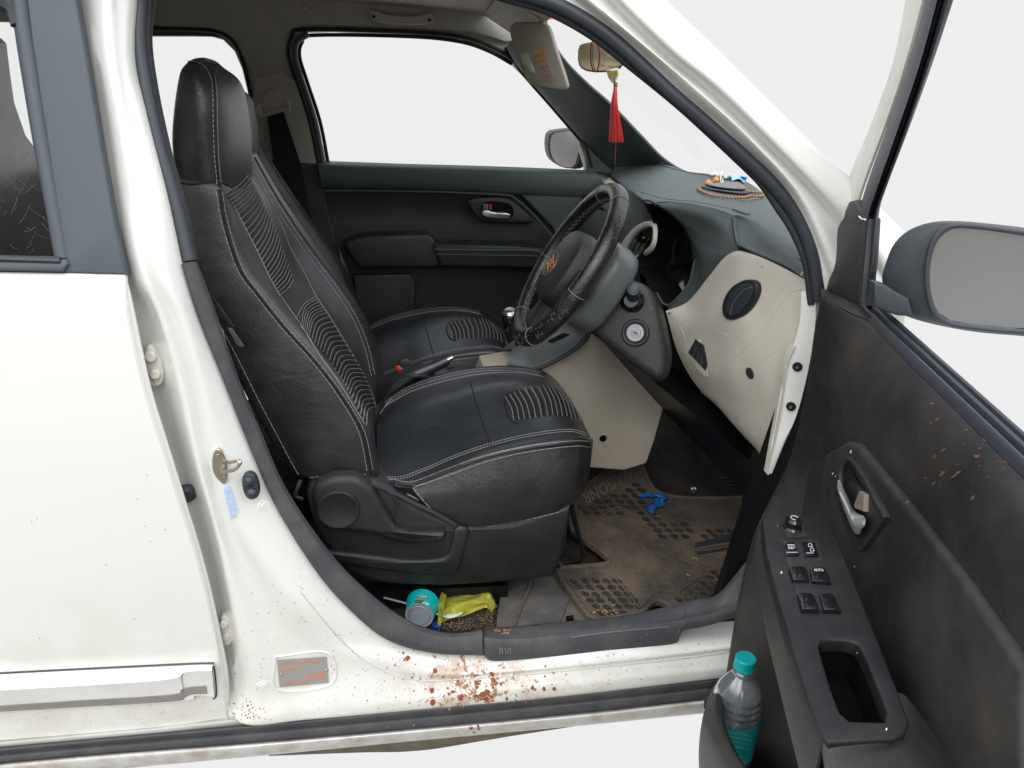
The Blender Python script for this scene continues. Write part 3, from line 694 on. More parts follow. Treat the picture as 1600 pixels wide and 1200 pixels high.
# headliner
hl = []
for yy, zz in ((.15,1.47),(.24,1.515),(.5,1.54),(.8,1.545),(1.1,1.54),(1.28,1.525),(1.40,1.51)):
    hl.append([V((x, yy, zz-.02*abs(x+.4)**2)) for x in (-1.5,-.9,-.4,0,.15,.28)])
loft('headliner', hl, 'headlight', car, nu=4, nv=4, thick=.004, away=(0,0,1))
hd = loft('windscreen_header', [[V((.27,.3,1.52)),V((.27,.5,1.53)),V((.27,.9,1.53)),V((.27,1.36,1.50))],[V((.36,.3,1.482)),V((.375,.5,1.488)),V((.375,.9,1.485)),V((.36,1.30,1.445))],[V((.375,.3,1.49)),V((.39,.5,1.495)),V((.39,.9,1.492)),V((.375,1.30,1.45))],[V((.27,.3,1.545)),V((.27,.5,1.56)),V((.27,.9,1.56)),V((.27,1.36,1.53))]], 'head', car, nu=6, nv=3)
# windscreen
ws = [V((.395,.34,1.47)), V((.41,.75,1.485)), V((.395,1.22,1.45))]
wb = [V((.98,.30,1.09)), V((1.06,.75,1.07)), V((1.0,1.20,1.07))]
loft('windscreen', [ws, [a.lerp(b,.5)+V((.02,0,.015)) for a, b in zip(ws, wb)], wb], 'glass', car, nu=6, nv=6)
# far front pillar trim
A1 = [(838,28,1.10),(880,92,1.12),(916,130,1.14),(955,165,1.16),(1000,212,1.20),(1035,247,1.24),(1072,269,1.28),(1110,274,1.3)]
A2 = [(820,40,1.22),(855,105,1.24),(890,150,1.26),(930,195,1.28),(968,235,1.30),(1000,258,1.32),(1030,275,1.34),(1060,285,1.34)]
A3 = [(792,72,1.34),(815,108,1.35),(860,160,1.36),(905,212,1.37),(930,240,1.37),(955,268,1.38),(975,285,1.38),(1000,295,1.38)]
A3b = [(792,72,1.40),(815,108,1.40),(860,160,1.41),(905,212,1.41),(930,240,1.41),(955,268,1.41),(975,285,1.41),(1000,295,1.41)]
P3 = lambda L: [PY(x, y, Y) for x, y, Y in L]
loft('far_front_pillar_trim', [P3([(x+1,y-1,Y+.06) for x,y,Y in A1]), P3(A1), P3(A2), P3(A3), P3(A3b)], 'dash', car, nu=6, nv=4, thick=.003, sharp=50)
tube('far_pillar_edge', P3([(x-3,y+2,1.39) for x,y,Y in A3[:6]]), .004, 'piping', car, smooth_n=5)
plate('mirror_sail_cover', P2([(912,200),(925,206),(945,228),(956,248),(957,272),(918,268)], FPY, 1.375), (0,-1,0), .02, 'dash', car, bev=.003)
# far door mirror, outside the far window
fm = plate('far_door_mirror', P2([(880,203),(905,199),(917,204),(918,258),(905,266),(878,262),(868,255)], FPY, 1.60), (0,-1,0), .06, 'brown', car, bev=.012, rnd=1)
fm.data.materials[0] = M['black']
fmh = plate('mirror_housing', P2([(856,222),(860,206),(878,203),(900,201),(909,206),(913,222),(908,246),(900,262),(884,264),(866,255),(858,243)], FPY, 1.55), (0,-1,0), .07, 'matte', fm, bev=.006, rnd=1)
plate('mirror_glass', P2([(859,223),(863,208),(878,206),(903,203),(906,222),(903,244),(897,260),(884,262),(868,254),(861,242)], FPY, 1.545), (-.3,-1,.1), .004, 'mirrorfar', fm, rnd=1)
tube('mirror_arm', [PY(912,235,1.56), PY(918,234,1.55), PY(920,234,1.42)], .02, 'black', fm)
# far door trim
fd_rows = [[(497,252,1.40),(640,256,1.40),(780,260,1.40),(925,266,1.40)], [(497,258,1.352),(640,262,1.352),(780,267,1.352),(935,272,1.352)], [(500,276,1.345),(640,280,1.345),(780,285,1.345),(945,290,1.345)],
           [(504,291,1.355),(640,294,1.355),(780,300,1.355),(950,306,1.355)], [(506,297,1.375),(640,300,1.375),(780,305,1.375),(955,320,1.375)], [(512,330,1.385),(640,332,1.385),(780,335,1.385),(960,350,1.385)],
           [(525,372,1.38),(640,372,1.38),(780,372,1.38),(960,380,1.38)], [(560,470,1.38),(640,470,1.38),(780,470,1.38),(960,470,1.38)], [(585,560,1.37),(660,560,1.37),(780,560,1.37),(960,560,1.37)], [(600,760,1.37),(660,760,1.37),(780,760,1.37),(960,760,1.37)]]
fdoor = loft('far_door', [P3(r) for r in fd_rows[4:]], 'plastic', car, nu=6, nv=5, thick=.003)
loft('upper_trim_roll', [P3(r) for r in fd_rows[:5]], 'dash', fdoor, nu=6, nv=5, thick=.003)  # same plastic as the door below; paler colour paints in the window light
plate('upper_trim_wedge', P2([(790,300),(815,306),(860,352),(880,385),(960,385),(960,290),(800,290)], FPY, 1.362), (0,-1,0), .03, 'dash', fdoor, bev=.006)
tube('trim_crease', P2([(506,298),(640,299),(780,304),(806,311),(836,338),(862,368)], FPY, 1.352), .003, 'dash', fdoor, smooth_n=5)
bz = plate('handle_bezel', P2([(727,310),(790,308),(806,318),(835,345),(830,349),(760,347),(746,342),(736,326)], FPY, 1.352), (0,-1,.05), .03, 'plastic', fdoor, bev=.004, rnd=1)
plate('handle_cup', P2([(752,318),(760,314),(792,316),(802,324),(803,338),(796,342),(756,341),(752,332)], FPY, 1.3505), (0,-1,0), .01, 'gloss', fdoor, rnd=1)
plate('door_handle', P2([(753,329),(763,328),(770,332),(798,333),(797,341),(785,342),(754,339)], FPY, 1.338), (0,-1,.2), .012, 'chrome', fdoor, bev=.003, rnd=1)
plate('lock_tab', P2([(764,320),(768,319),(769,327),(765,327)], FPY, 1.338), (0,-1,0), .008, 'red', fdoor, bev=.001)
plate('lock_knob', P2([(755,319),(763,319),(763,327),(755,327)], FPY, 1.34), (0,-1,0), .008, 'greytrim', fdoor, bev=.001)
ar = plate('door_armrest', P2([(536,380),(560,371),(580,368),(668,366),(677,372),(684,390),(690,418),(560,420)], FPY, 1.31), (0,-1,0), .07, 'plastic', fdoor, bev=.012)
plate('armrest_shelf', P2([(676,381),(800,384),(850,388),(850,420),(688,417)], FPY, 1.30), (0,-1,0), .08, 'plastic', fdoor, bev=.01)
tube('shelf_glint', P2([(678,390),(760,391),(836,392),(846,398)], FPY, 1.297), .0032, 'dash', fdoor, smooth_n=4)  # paler tubes here and below stand in for highlight lines on the shelf
tube('shelf_glint_lower', P2([(682,397),(760,399),(832,400),(842,404)], FPY, 1.297), .002, 'dash', fdoor, smooth_n=4)
plate('switch_slot', P2([(684,378),(728,379),(730,384),(686,384)], FPY, 1.315), (0,-1,.6), .004, 'black', fdoor)
plate('shelf_slot', P2([(770,381),(794,381),(795,384),(771,384)], FPY, 1.315), (0,-1,.6), .004, 'black', fdoor)
plate('door_pocket', P2([(552,430),(640,428),(648,440),(650,482),(655,560),(570,560)], FPY, 1.335), (0,-1,.1), .03, 'greytrim', fdoor, bev=.006)
pk = [o for o in fdoor.children if o.name.startswith('door_pocket')][0]; pk.data.materials[0] = M['plastic']
# interior floor, firewall, tunnel, rear seat: keep the cabin closed
def box(name, lo, hi, m, par=car, bev=.0):
    x0, y0_, z0 = lo; x1, y1_, z1 = hi
    return plate(name, [(x0,y0_,z1),(x1,y0_,z1),(x1,y1_,z1),(x0,y1_,z1)], (0,0,1), z1-z0, m, par, bev=bev)
floor = box('floor_carpet', (-1.5,.085,.24), (.98,1.38,.285), 'carpet')
loft('firewall', [[V((.84,.12,.28)),V((.92,.7,.28)),V((.92,1.38,.28))],[V((.84,.12,.42)),V((.98,.7,.42)),V((.98,1.38,.42))],[V((.80,.22,.98)),V((.98,.7,1.02)),V((.98,1.38,1.0))]], 'carpet', car, nu=3, nv=4, thick=.01)
plate('kick_panel', [V((.62,.10,.28)),V((.84,.10,.28)),V((.78,.10,1.0)),V((.72,.10,1.0)),V((.66,.10,.6))], (0,1,0), .02, 'black', car)
box('rear_bulkhead', (-1.5,.1,.28), (-1.47,1.38,.95), 'black')
rs = plate('rear_seat', [PY(x, y, 1.26)-V((0,.92,0)) for x, y in ((-260,40),(2,60),(10,68),(15,110),(22,160),(40,212),(58,236),(72,262),(88,340),(104,440),(150,760),(-260,760))], (0,-1,0), .92, 'leather', car, bev=.03)
box('rear_cushion', (-1.15,.30,.45), (-.62,1.3,.66), 'leather', rs, .04)
# fender / bonnet corner seen past the front pillar, and outer skin of the far side
loft('front_wing', [[V((.76,.03,1.10)),V((.80,.02,1.07)),V((.84,.03,1.02))],[V((.76,.0,1.0)),V((.80,.0,.98)),V((.84,.01,.95))],[V((.76,-.005,.6)),V((.79,-.0,.62)),V((.82,.0,.6))],[V((.72,.0,.25)),V((.75,.0,.27)),V((.78,.03,.3))]], 'paint', car, nu=5, nv=5, thick=.003)

box('dash_core', (.78,.14,.5), (.80,1.36,1.03), 'black')
# ================================================================== dashboard
dash_top = [
 [(960,262,1.36),(1000,256,1.34),(1042,258,1.24),(1075,268,1.12),(1110,272,1.02),(1165,283,.86),(1225,330,.62),(1300,400,.40)],
 [(957,268,1.36),(995,268,1.25),(1040,272,1.10),(1080,284,.96),(1125,294,.82),(1175,308,.68),(1222,342,.50),(1285,410,.32)],
 [(955,273,1.34),(978,287,1.05),(1000,302,.78),(1045,309,.66),(1100,317,.57),(1160,330,.48),(1205,355,.38),(1262,400,.26)],
 [(956,276,1.33),(975,291,1.02),(1008,314,.64),(1050,315,.56),(1095,321,.49),(1145,336,.42),(1195,365,.33),(1258,412,.22)],
]
dash = loft('dashboard', [P3(r) for r in dash_top], 'dash', car, nu=7, nv=5, thick=.004, away=(0,0,-1), sharp=60)
# driver-side end pad
endpad = loft('dash_end_pad', [P3([(1146,336,.42),(1160,338,.39),(1190,352,.34),(1225,382,.27),(1262,420,.19),(1275,430,.17)]),
      P3([(1147,345,.40),(1165,352,.36),(1195,372,.29),(1225,395,.23),(1258,425,.17),(1273,438,.15)]),
      P3([(1152,372,.32),(1168,382,.29),(1195,395,.25),(1222,408,.20),(1255,432,.15),(1272,446,.13)]),
      P3([(1156,386,.27),(1170,392,.25),(1196,405,.21),(1224,418,.17),(1256,440,.13),(1272,452,.12)])], 'dash', dash, nu=6, nv=5, thick=.004, sharp=60)
tube('pad_gap', P3([(1147,343,.395),(1149,362,.345),(1154,382,.28),(1166,391,.25),(1195,404,.212),(1224,417,.172),(1258,440,.128)]), .0048, 'black', dash, smooth_n=5)
# cowl around the instruments
cowl_rows = [
 P3([(1008,313,.64),(1050,315,.56),(1095,321,.49),(1147,337,.41)]),
 P3([(1011,316,.60),(1056,326,.53),(1100,337,.46),(1147,352,.385)]),
 P3([(1030,322,.57),(1072,348,.50),(1110,362,.43),(1151,374,.32)]),
 P3([(1058,342,.54),(1086,372,.47),(1115,384,.39),(1152,392,.27)]),
 P3([(1078,372,.50),(1094,398,.43),(1110,402,.37),(1130,403,.315)]),
 P3([(1086,405,.47),(1094,418,.42),(1101,424,.38),(1110,428,.35)]),
 P3([(1078,438,.45),(1086,446,.42),(1092,450,.39),(1096,450,.37)]),
 P3([(1058,464,.45),(1062,470,.43),(1066,474,.42),(1072,474,.41)]),
 P3([(1044,476,.47),(1044,482,.45),(1044,487,.43),(1044,490,.42)])]
cowl = loft('instrument_cowl', cowl_rows, 'dash', dash, nu=6, nv=5, thick=.003, sharp=60)
HOOD = [(1009,314,.63),(1014,330,.60),(1020,345,.58),(1021,362,.57),(1012,380,.57),(1000,396,.57),(990,413,.56),(1002,428,.53),(1014,440,.51),(1026,458,.49),(1036,474,.47),(1046,476,.46),(1062,462,.445),(1078,440,.445),(1086,405,.47),(1078,372,.50),(1058,342,.54),(1030,322,.57)]
hp = P3(HOOD); deep = [p+V((.075, .02, -.018)) for p in hp]; c_ = sum(deep, V((0,0,0)))/len(deep)
mb = MB(); n_ = len(hp); hs = cr(hp, 4, True); ds = cr([p.lerp(c_, .12) for p in deep], 4, True)
N2 = len(hs); mb.add((hs+ds, grid_faces(2, N2, False, True)))
cl = mb.build('instrument_hood', 'black', dash)
mb = MB(); cc = sum(ds, V((0,0,0)))/len(ds); mb.add((ds+[cc], [(i, (i+1) % N2, N2) for i in range(N2)])); face = mb.build('instrument_panel', 'gloss', dash)
tube('hood_lip', hp[14:18]+hp[:2], .004, 'black', dash, smooth_n=4)
tube('hood_lip_lower', hp[9:15], .003, 'dash', dash, smooth_n=4)
for i, (x, y, r) in enumerate([(1052,420,.045),(1030,380,.033)]):
    pc = PY(x, y, .52); lathe('gauge_ring', pc+V((.06,0,-.01)), (-.9,-.35,.25), [(r,.0),(r+.002,.004),(r+.005,.0)], 'black', dash, seg=36)
# middle of the dash, passenger side face
mid = loft('dash_face', [P3([(940,286,1.33),(962,286,1.18),(985,298,.85),(1010,314,.63)]), P3([(920,300,1.33),(950,300,1.12),(985,318,.80),(1016,334,.60)]),
      P3([(905,340,1.32),(940,345,1.05),(980,352,.76),(1021,360,.58)]), P3([(900,400,1.30),(935,400,1.0),(970,400,.75),(1000,400,.60)]), P3([(900,470,1.30),(930,470,1.0),(965,460,.72),(1000,440,.60)]), P3([(890,540,1.30),(925,530,1.0),(965,520,.72),(1020,500,.62)])], 'dash', dash, nu=6, nv=5, thick=.004, away=(1,.2,0), sharp=60)
plate('dash_side_cap', P3([(942,283,1.30),(952,278,1.30),(963,286,1.18),(966,290,1.15),(958,290,1.15),(945,288,1.25)]), (-.3,-.9,.3), .01, 'cream', dash)
# centre vent with a cream surround
vc, VN = hit([mid], 992, 376, .006); VN = tuple(VN)
fv = lambda x, y: PL(x, y, vc, VN)
vo = P2([(1022,344),(1005,345),(986,357),(968,383),(960,401),(966,409),(985,407),(1003,400),(1020,385)], fv)
vi = P2([(1020,353),(1004,356),(990,366),(978,384),(973,397),(978,402),(992,400),(1006,392),(1020,378)], fv)
vent = plate('centre_vent_surround', vo, VN, .010, 'cream', dash, holes=[vi], bev=.004, rnd=2)
plate('vent_cavity', [p-V(VN)*.006 for p in vi], VN, .004, 'gloss', vent, rnd=1)
for k in range(3):
    tube('vent_vane', [fv(984+k*10, 396-k*5)-V(VN)*.003, fv(1000+k*7, 362+k*5)-V(VN)*.003], .0018, 'black', vent)
plate('vent_pull', P2([(1002,371),(1007,370),(1006,373)], fv), VN, .003, 'chrome', vent)
# beige driver panel
BR = [[(1040,486,.43),(1074,472,.40),(1106,434,.35),(1130,404,.31),(1152,392,.27),(1175,397,.23),(1205,409,.19),(1240,427,.14),(1275,447,.10)],
      [(1042,492,.425),(1078,482,.385),(1108,450,.33),(1132,420,.285),(1154,405,.245),(1180,410,.21),(1210,424,.17),(1242,442,.125),(1274,460,.09)],
      [(1048,515,.42),(1082,505,.365),(1110,488,.31),(1134,472,.265),(1158,462,.225),(1184,468,.19),(1212,478,.15),(1242,490,.11),(1270,495,.08)],
      [(1055,540,.42),(1085,535,.365),(1112,530,.31),(1138,527,.25),(1162,525,.205),(1190,530,.165),(1215,535,.13),(1236,538,.10),(1258,532,.08)],
      [(1064,562,.42),(1092,575,.36),(1117,580,.30),(1142,582,.24),(1165,585,.20),(1190,590,.155),(1210,592,.125),(1226,590,.10),(1238,575,.085)],
      [(1078,588,.415),(1104,605,.36),(1127,618,.305),(1148,628,.25),(1168,636,.205),(1188,642,.165),(1204,645,.13),(1216,645,.105),(1225,635,.09)],
      [(1094,610,.41),(1118,630,.36),(1138,652,.31),(1155,670,.26),(1172,686,.215),(1186,698,.175),(1196,708,.14),(1204,716,.11),(1210,700,.095)],
      [(1094,612,.47),(1120,634,.42),(1140,657,.38),(1157,676,.33),(1174,694,.28),(1186,708,.24),(1194,722,.19),(1200,735,.13),(1205,735,.10)]]
beige = loft('driver_panel', [P3(r) for r in BR], 'beige', dash, nu=6, nv=6, thick=.004, away=(1,.3,0), sharp=60)
# shallow dish round the vent and pressed lines
mb = MB()
seam(mb, [beige], [(1066,577),(1052,545),(1060,560)], r=.001)
if 0: seam(mb, [beige], [(1085,480),(1100,470),(1135,440),(1165,424),(1195,425),(1222,437),(1215,450),(1190,470),(1168,500),(1140,520),(1120,510),(1100,500),(1086,487)], r=.0052, lift=-.0042)
seam(mb, [beige], [(1232,440),(1215,458),(1195,488),(1170,510),(1148,525),(1132,522),(1118,515)], r=.0052, lift=-.0042)
seam(mb, [beige], [(1262,450),(1240,455),(1225,470),(1205,500),(1180,530),(1150,560),(1128,590)], r=.0052, lift=-.0042)
seam(mb, [beige], [(1120,600),(1118,580),(1122,560),(1140,535),(1160,515)], r=.0052, lift=-.0042)
seam(mb, [beige], [(1060,508),(1068,525),(1072,552),(1080,565)], r=.0052, lift=-.0042)
seam(mb, [beige], [(1176,570),(1195,560),(1215,545),(1240,520)], r=.0052, lift=-.0042)
mb.build('pressed_lines', 'beige', beige)
h, n = hit([beige], 1154, 470, .004)
BN = (n*.55+V((-.62,-.75,.1))).normalized()
VO_ = ((1160,437),(1175,437),(1183,446),(1181,464),(1168,490),(1148,500),(1134,500),(1127,490),(1128,470),(1140,449))
dv = plate('side_vent', [PL(x, y, h, n) for x, y in VO_], n, .012, 'plastic', beige, bev=.003, rnd=2)
q = h+n*.003
plate('side_vent_flap', [PL(v.x, v.y, q, n) for v in chaik([V((a,b,0)) for a,b in ((1160,443),(1172,443),(1176,452),(1172,466),(1160,484),(1148,493),(1138,492),(1133,484),(1136,468),(1146,452))],2)], n, .004, 'rubber', dv, bev=.0015)
tube('flap_edge', [PL(x, y, q+n*.001, n) for x, y in ((1174,449),(1163,453),(1152,464),(1144,478),(1141,492))], .0012, 'greytrim', dv, smooth_n=5)
# coin slot and its dark insert, round plug
q, n = hit([beige], 1092, 555, .001)
o = plate('cubby_bezel', [PL(x, y, q, n) for x, y in ((1076,536),(1092,530),(1108,575),(1104,590),(1094,585),(1074,556))], n, .006, 'beige', beige, bev=.002)
o2 = plate('switch_blank_panel', [PL(x, y, q+n*.001, n) for x, y in ((1086,530),(1099,540),(1106,569),(1102,580),(1075,551))], n, .004, 'rubber', beige, bev=.001)
mb = MB()
for t in (.3,.55,.8): mb.add(tubegeo([PL(1086+16*t-3, 530+32*t+2, q+n*.0018, n), PL(1075+26*t, 551+24*t, q+n*.0018, n)], .0008, seg=5))
mb.build('blank_joints', 'greytrim', o2)
q, n = hit([beige], 1172, 583, .0005); lathe('round_plug', q, n, [(.001,.002),(.0095,.002),(.0115,.0005),(.0115,-.002)], 'rubber', beige, seg=32)
mb = MB()
for x, y in ((1191,417),(1153,652),(1180,448)): blob(mb, [beige], x, y, 1.2)
if mb.v: mb.build('specks', 'black', beige)
# painted end flange of the body with two bolts
fl = loft('dash_end_flange', [P3([(1252,455,.075),(1250,500,.07),(1240,540,.065),(1222,600,.065),(1212,660,.065),(1204,700,.065),(1200,738,.065)]), P3([(1275,455,.055),(1274,500,.05),(1268,550,.045),(1258,600,.045),(1244,650,.045),(1225,690,.045),(1203,740,.05)])], 'paint', car, nu=5, nv=3, thick=.003)
loft('flange_return', [P3([(1246,540,.062),(1230,570,.06),(1224,620,.06),(1212,690,.058),(1202,742,.058)]), P3([(1236,536,.082),(1222,575,.08),(1217,620,.08),(1206,680,.078),(1196,735,.075)])], 'beige', car, nu=5, nv=2, thick=.003)
for x, y in ((1246,573),(1236,635)):
    q, n = hit([fl], x, y, .0005); b = lathe('flange_bolt', q, n, [(.001,.004),(.0035,.004),(.0045,.0025),(.0055,.0025),(.008,.002),(.0085,0)], 'black', fl, seg=24)
    q = q+n*.0045; lathe('bolt_hex', q, n, [(.001,.0005),(.0028,.0005),(.003,0)], 'greytrim', b, seg=6)
# ---------------------------------------------------------------- steering column, wheel
AX = V((-.860, .045, .505)).normalized()              # towards the driver
WC = PY(886, 414, .41)
sc_c = WC - AX*.045
col_rows = []
ya = V((0,1,0)); za = AX.cross(ya).normalized()*-1
if za.z < 0: za = -za
def ringpts(c, hw, hh, e=.75):
    out = []
    for k in range(16):
        a = 2*math.pi*k/16; ca, sa = math.cos(a), math.sin(a)
        out.append(c + ya*math.copysign(abs(ca)**e, ca)*hw + za*math.copysign(abs(sa)**e, sa)*hh)
    return out
colm = loft('steering_column', [ringpts(sc_c, .045, .045), ringpts(sc_c-AX*.006, .082, .088, .6), ringpts(sc_c-AX*.03, .086, .094, .6), ringpts(sc_c-AX*.06, .078, .090, .6), ringpts(sc_c-AX*.075, .045, .06, .6)], 'greytrim', car, nu=1, nv=4, cu=True, cap=True, sharp=40)
# side pod that carries the stalk and the lock
PN = (-.42, -.86, .29); pc = PY(990, 500, .345)
fp = lambda x, y: PL(x, y, pc, PN)
pod = plate('column_side_cover', P2([(960,432),(985,436),(1010,445),(1026,470),(1034,500),(1040,528),(1044,560),(1040,590),(1030,600),(1000,582),(966,556),(935,530),(916,517),(925,490),(944,460)], fp), PN, .12, 'plastic', colm, bev=.02, rnd=1)
q = fp(993, 520); lathe('lock_collar', q, PN, [(.019,.002),(.023,.005),(.026,.005),(.029,.0)], 'plastic', pod)
lk = lathe('ignition_lock', q, PN, [(.001,.004),(.0075,.004),(.008,.006),(.0105,.006),(.0115,.004),(.014,.004),(.0145,.006),(.017,.006),(.019,.0)], 'zinc', pod, seg=36)
lk.data.materials[0] = mat('lock_steel', (.30,.30,.31), .38, metal=.9)
lathe('lock_face', q+V(PN).normalized()*.004, PN, [(.001,.0035),(.0062,.0035),(.0068,.0)], 'greyp', lk, seg=28)
nn = V(PN).normalized(); s1 = (RT*.9-UP*.35); s1 = (s1 - nn*s1.dot(nn)).normalized(); s2 = nn.cross(s1)
v, f = boxgeo(q+nn*.0082, s1*.0042, s2*.0011, nn*.0005); link('key_slot', v, f, 'void', lk)
q = fp(988, 470)
st = lathe('stalk_boot', q, PN, [(.001,.022),(.014,.022),(.020,.014),(.0245,.003),(.025,-.004)], 'gloss', pod)
tube('boot_ring', [q+s1*math.cos(a)*.0205+s2*math.sin(a)*.0255 for a in [i*math.pi/12 for i in range(24)]], .0013, 'greytrim', st, closed=True)
k0 = PL(990, 458, q+nn*.03, nn); tube('indicator_stalk', [q, k0, PL(990, 452, q+nn*.055, nn)], [.012,.0145,.0115], 'rubber', st, smooth_n=4, seg=16)
lathe('stalk_cap', PL(990, 452, q+nn*.055, nn), nn, [(.001,.004),(.007,.0035),(.0112,.0)], 'matte', st, seg=24)
mb = MB()
for x, y in ((987,490),(1018,482),(996,431)): blob(mb, [pod], x, y, 2.2, 1)
mb.build('dust_specks', 'groove', pod)
# lower dash behind
plate('knee_panel', P3([(930,520,.62),(1040,470,.5),(1110,600,.48),(1190,735,.30),(1190,800,.35),(1035,640,.62)]), (-.8,-.5,.1), .02, 'black', dash)
# wheel
wheel = thing('steering_wheel', None, None, WC)
wheel.parent = car; wheel.matrix_parent_inverse = Matrix.Translation(-WL[car.name])
wu = (V((0,0,1)) - AX*AX.z).normalized(); wr = wu.cross(AX).normalized()          # up and side in the wheel plane
RW = .171
def wp(a, r=RW, h=0): return WC + (wr*math.cos(a)+wu*math.sin(a))*r + AX*h
rimp = [wp(2*math.pi*i/72) for i in range(72)]
rim = MB()
v, f = tubegeo(rimp, .0182, True, seg=18); rim = link('wheel_rim', v, f, 'leather', wheel)
rim.data.materials[0] = mat('worn_rim_leather', (.008,.008,.008), .24, spec=.6, bump=.5, bscale=230, voro=True, var=.6, vscale=30, vcol=(.03,.027,.024))
mb = MB(); mt = MB()
for a in (1.15, -.1, 2.0, 3.3, 4.2, 5.3):
    ring_ = [wp(a) + ((wr*math.cos(a)+wu*math.sin(a))*math.cos(t) + AX*math.sin(t))*.0186 for t in [i*math.pi/10 for i in range(20)]]
    mb.add(tubegeo(ring_, .0006, True, seg=5))
for i in range(150):                                                # lacing on the inner edge
    a = 2*math.pi*i/150; d_ = (wr*math.cos(a)+wu*math.sin(a))
    s = .0022 if i % 2 else -.0022
    p = wp(a) - d_*.0177; mb.add(tubegeo([p+AX*(.004)+d_.cross(AX)*s, p-d_*.0006, p-AX*.004-d_.cross(AX)*s], .0004, seg=4))
mb.build('rim_stitching', 'groove', rim)
random.seed(21)
for i in range(38):
    a = random.gauss(-.75, .45); t = random.uniform(.1, 1.5); pts = []
    for k in range(6):
        a += random.uniform(-.03,.03); t += random.uniform(-.25,.25); d_ = wr*math.cos(a)+wu*math.sin(a)
        pts.append(wp(a)+(d_*math.cos(t)+AX*math.sin(t))*.0184)
    mt.add(tubegeo(pts, .00035, seg=4))
tag(mt.build('rim_cracks', 'greytrim', rim), kind='stuff')
# airbag boss, spokes
def wring(hw, hh, h, e=.8, cy=0): 
    return [WC + wr*math.copysign(abs(math.cos(a))**e, math.cos(a))*hw + wu*(math.copysign(abs(math.sin(a))**e, math.sin(a))*hh+cy) + AX*h for a in [2*math.pi*i/20 for i in range(20)]]
hub = loft('airbag_cover', [wring(.078,.068,-.035,.8,-.008), wring(.090,.082,-.02,.8,-.008), wring(.088,.080,.008,.8,-.008), wring(.076,.070,.020,.8,-.008), wring(.040,.036,.029,.8,-.008), wring(.003,.003,.030,.8,-.008)], 'plastic', wheel, nu=1, nv=5, cu=True, cap=True, sharp=60)
for s, nm in ((1, 0), (-1, 0)):
    sp_ = loft('spoke', [[WC+wr*s*.06+wu*(.018)+AX*.002, WC+wr*s*.11+wu*.014-AX*.004, WC+wr*s*.168+wu*.012-AX*.002], [WC+wr*s*.06-wu*.02+AX*.006, WC+wr*s*.11-wu*.016+AX*.000, WC+wr*s*.168-wu*.014+AX*.0], [WC+wr*s*.06-wu*.045-AX*.002, WC+wr*s*.11-wu*.040-AX*.006, WC+wr*s*.168-wu*.036-AX*.004]], ('silver' if (WC+wr*s*.1).y > WC.y else 'plastic'), wheel, nu=4, nv=4, thick=.016, away=tuple(-AX))
for s in (1, -1):
    loft('lower_spoke', [[WC+wr*s*.035-wu*.055+AX*.0, WC+wr*s*.045-wu*.11-AX*.004, WC+wr*s*.058-wu*.165], [WC+wr*s*.008-wu*.06+AX*.002, WC+wr*s*.018-wu*.11-AX*.002, WC+wr*s*.028-wu*.170]], 'plastic', wheel, nu=4, nv=3, thick=.014, away=tuple(-AX))
# worn oval emblem on the boss
eb = MB(); cE = WC+AX*.0305-wu*.016-wr*0
el = [cE+wr*math.cos(a)*.033+wu*math.sin(a)*.025+AX*(-.001) for a in [i*math.pi/18 for i in range(36)]]
eb.add(tubegeo(el, .0012, True, seg=6))
for k in (-1, 0, 1): eb.add(tubegeo([cE+wr*(-.020)+wu*(.010*k+.006), cE+wr*0+wu*(.010*k)-0*AX, cE+wr*.020+wu*(.010*k-.004)], .0016, seg=6))
em = eb.build('worn_emblem', 'gold', hub)
eb = MB(); eb.add(tubegeo([cE+wr*(-.008)+wu*.010, cE+wr*.012+wu*.002], .0018, seg=6)); eb.add(tubegeo([cE+wr*(-.012)-wu*.002, cE+wr*.008-wu*.010], .0016, seg=6)); eb.build('emblem_bars', 'red', hub)
tube('worn_gold_edge', [WC+wu*(-.062)-wr*.005+AX*.016, WC+wu*(-.056)-wr*.016+AX*.022, WC+wu*(-.042)-wr*.022+AX*.026, WC+wu*(-.036)-wr*.014+AX*.028], [.002,.004,.003,.002], 'gold', hub, smooth_n=3)
# ---------------------------------------------------------------- centre console
CN = (0, -1, .06)
fc = lambda x, y: PL(x, y, (0, .62, .7), CN)
cons = plate('centre_console', P2([(760,585),(800,578),(845,577),(885,556),(915,533),(925,514),(935,500),(1100,560),(1130,640),(1036,600),(1036,640),(1022,690),(1010,724),(975,735),(925,731),(880,735),(830,760),(700,760)], fc), CN, .16, 'beigelow', car, bev=.004)
# note: front face kept plain; top bezel follows
bezel = loft('console_bezel', [P3([(792,572,.62),(832,577,.61),(880,556,.61),(912,532,.61),(924,508,.61),(918,490,.62)]), P3([(794,560,.63),(832,570,.615),(878,548,.615),(905,528,.615),(916,508,.615),(908,492,.63)]), P3([(800,545,.70),(822,536,.70),(860,524,.69),(885,515,.69),(895,500,.70),(890,480,.72)]), P3([(785,545,.78),(805,530,.78),(835,517,.78),(865,505,.78),(880,492,.78),(880,470,.78)])], 'rubber', cons, nu=6, nv=4, thick=.004)
bezel.data.materials[0] = M['greytrim']
tube('bezel_edge', P3([(792,574,.615),(832,578,.606),(880,557,.606),(913,533,.606),(926,509,.606)]), .005, 'rubber', bezel, smooth_n=5)
gl = tube('gear_gate', P3([(815,552,.68),(835,542,.68),(845,546,.68),(828,556,.67)]), .004, 'black', bezel, smooth_n=4)
plate('console_tray', P3([(856,532,.665),(880,520,.665),(892,522,.655),(866,538,.65)]), (0,-.5,1), .003, 'black', bezel)
kp = PY(797, 502, .73)
gk = tube('gear_lever', [PY(812,548,.71), PY(806,515,.72), kp], [.009,.008,.010], 'gloss', cons, smooth_n=3)
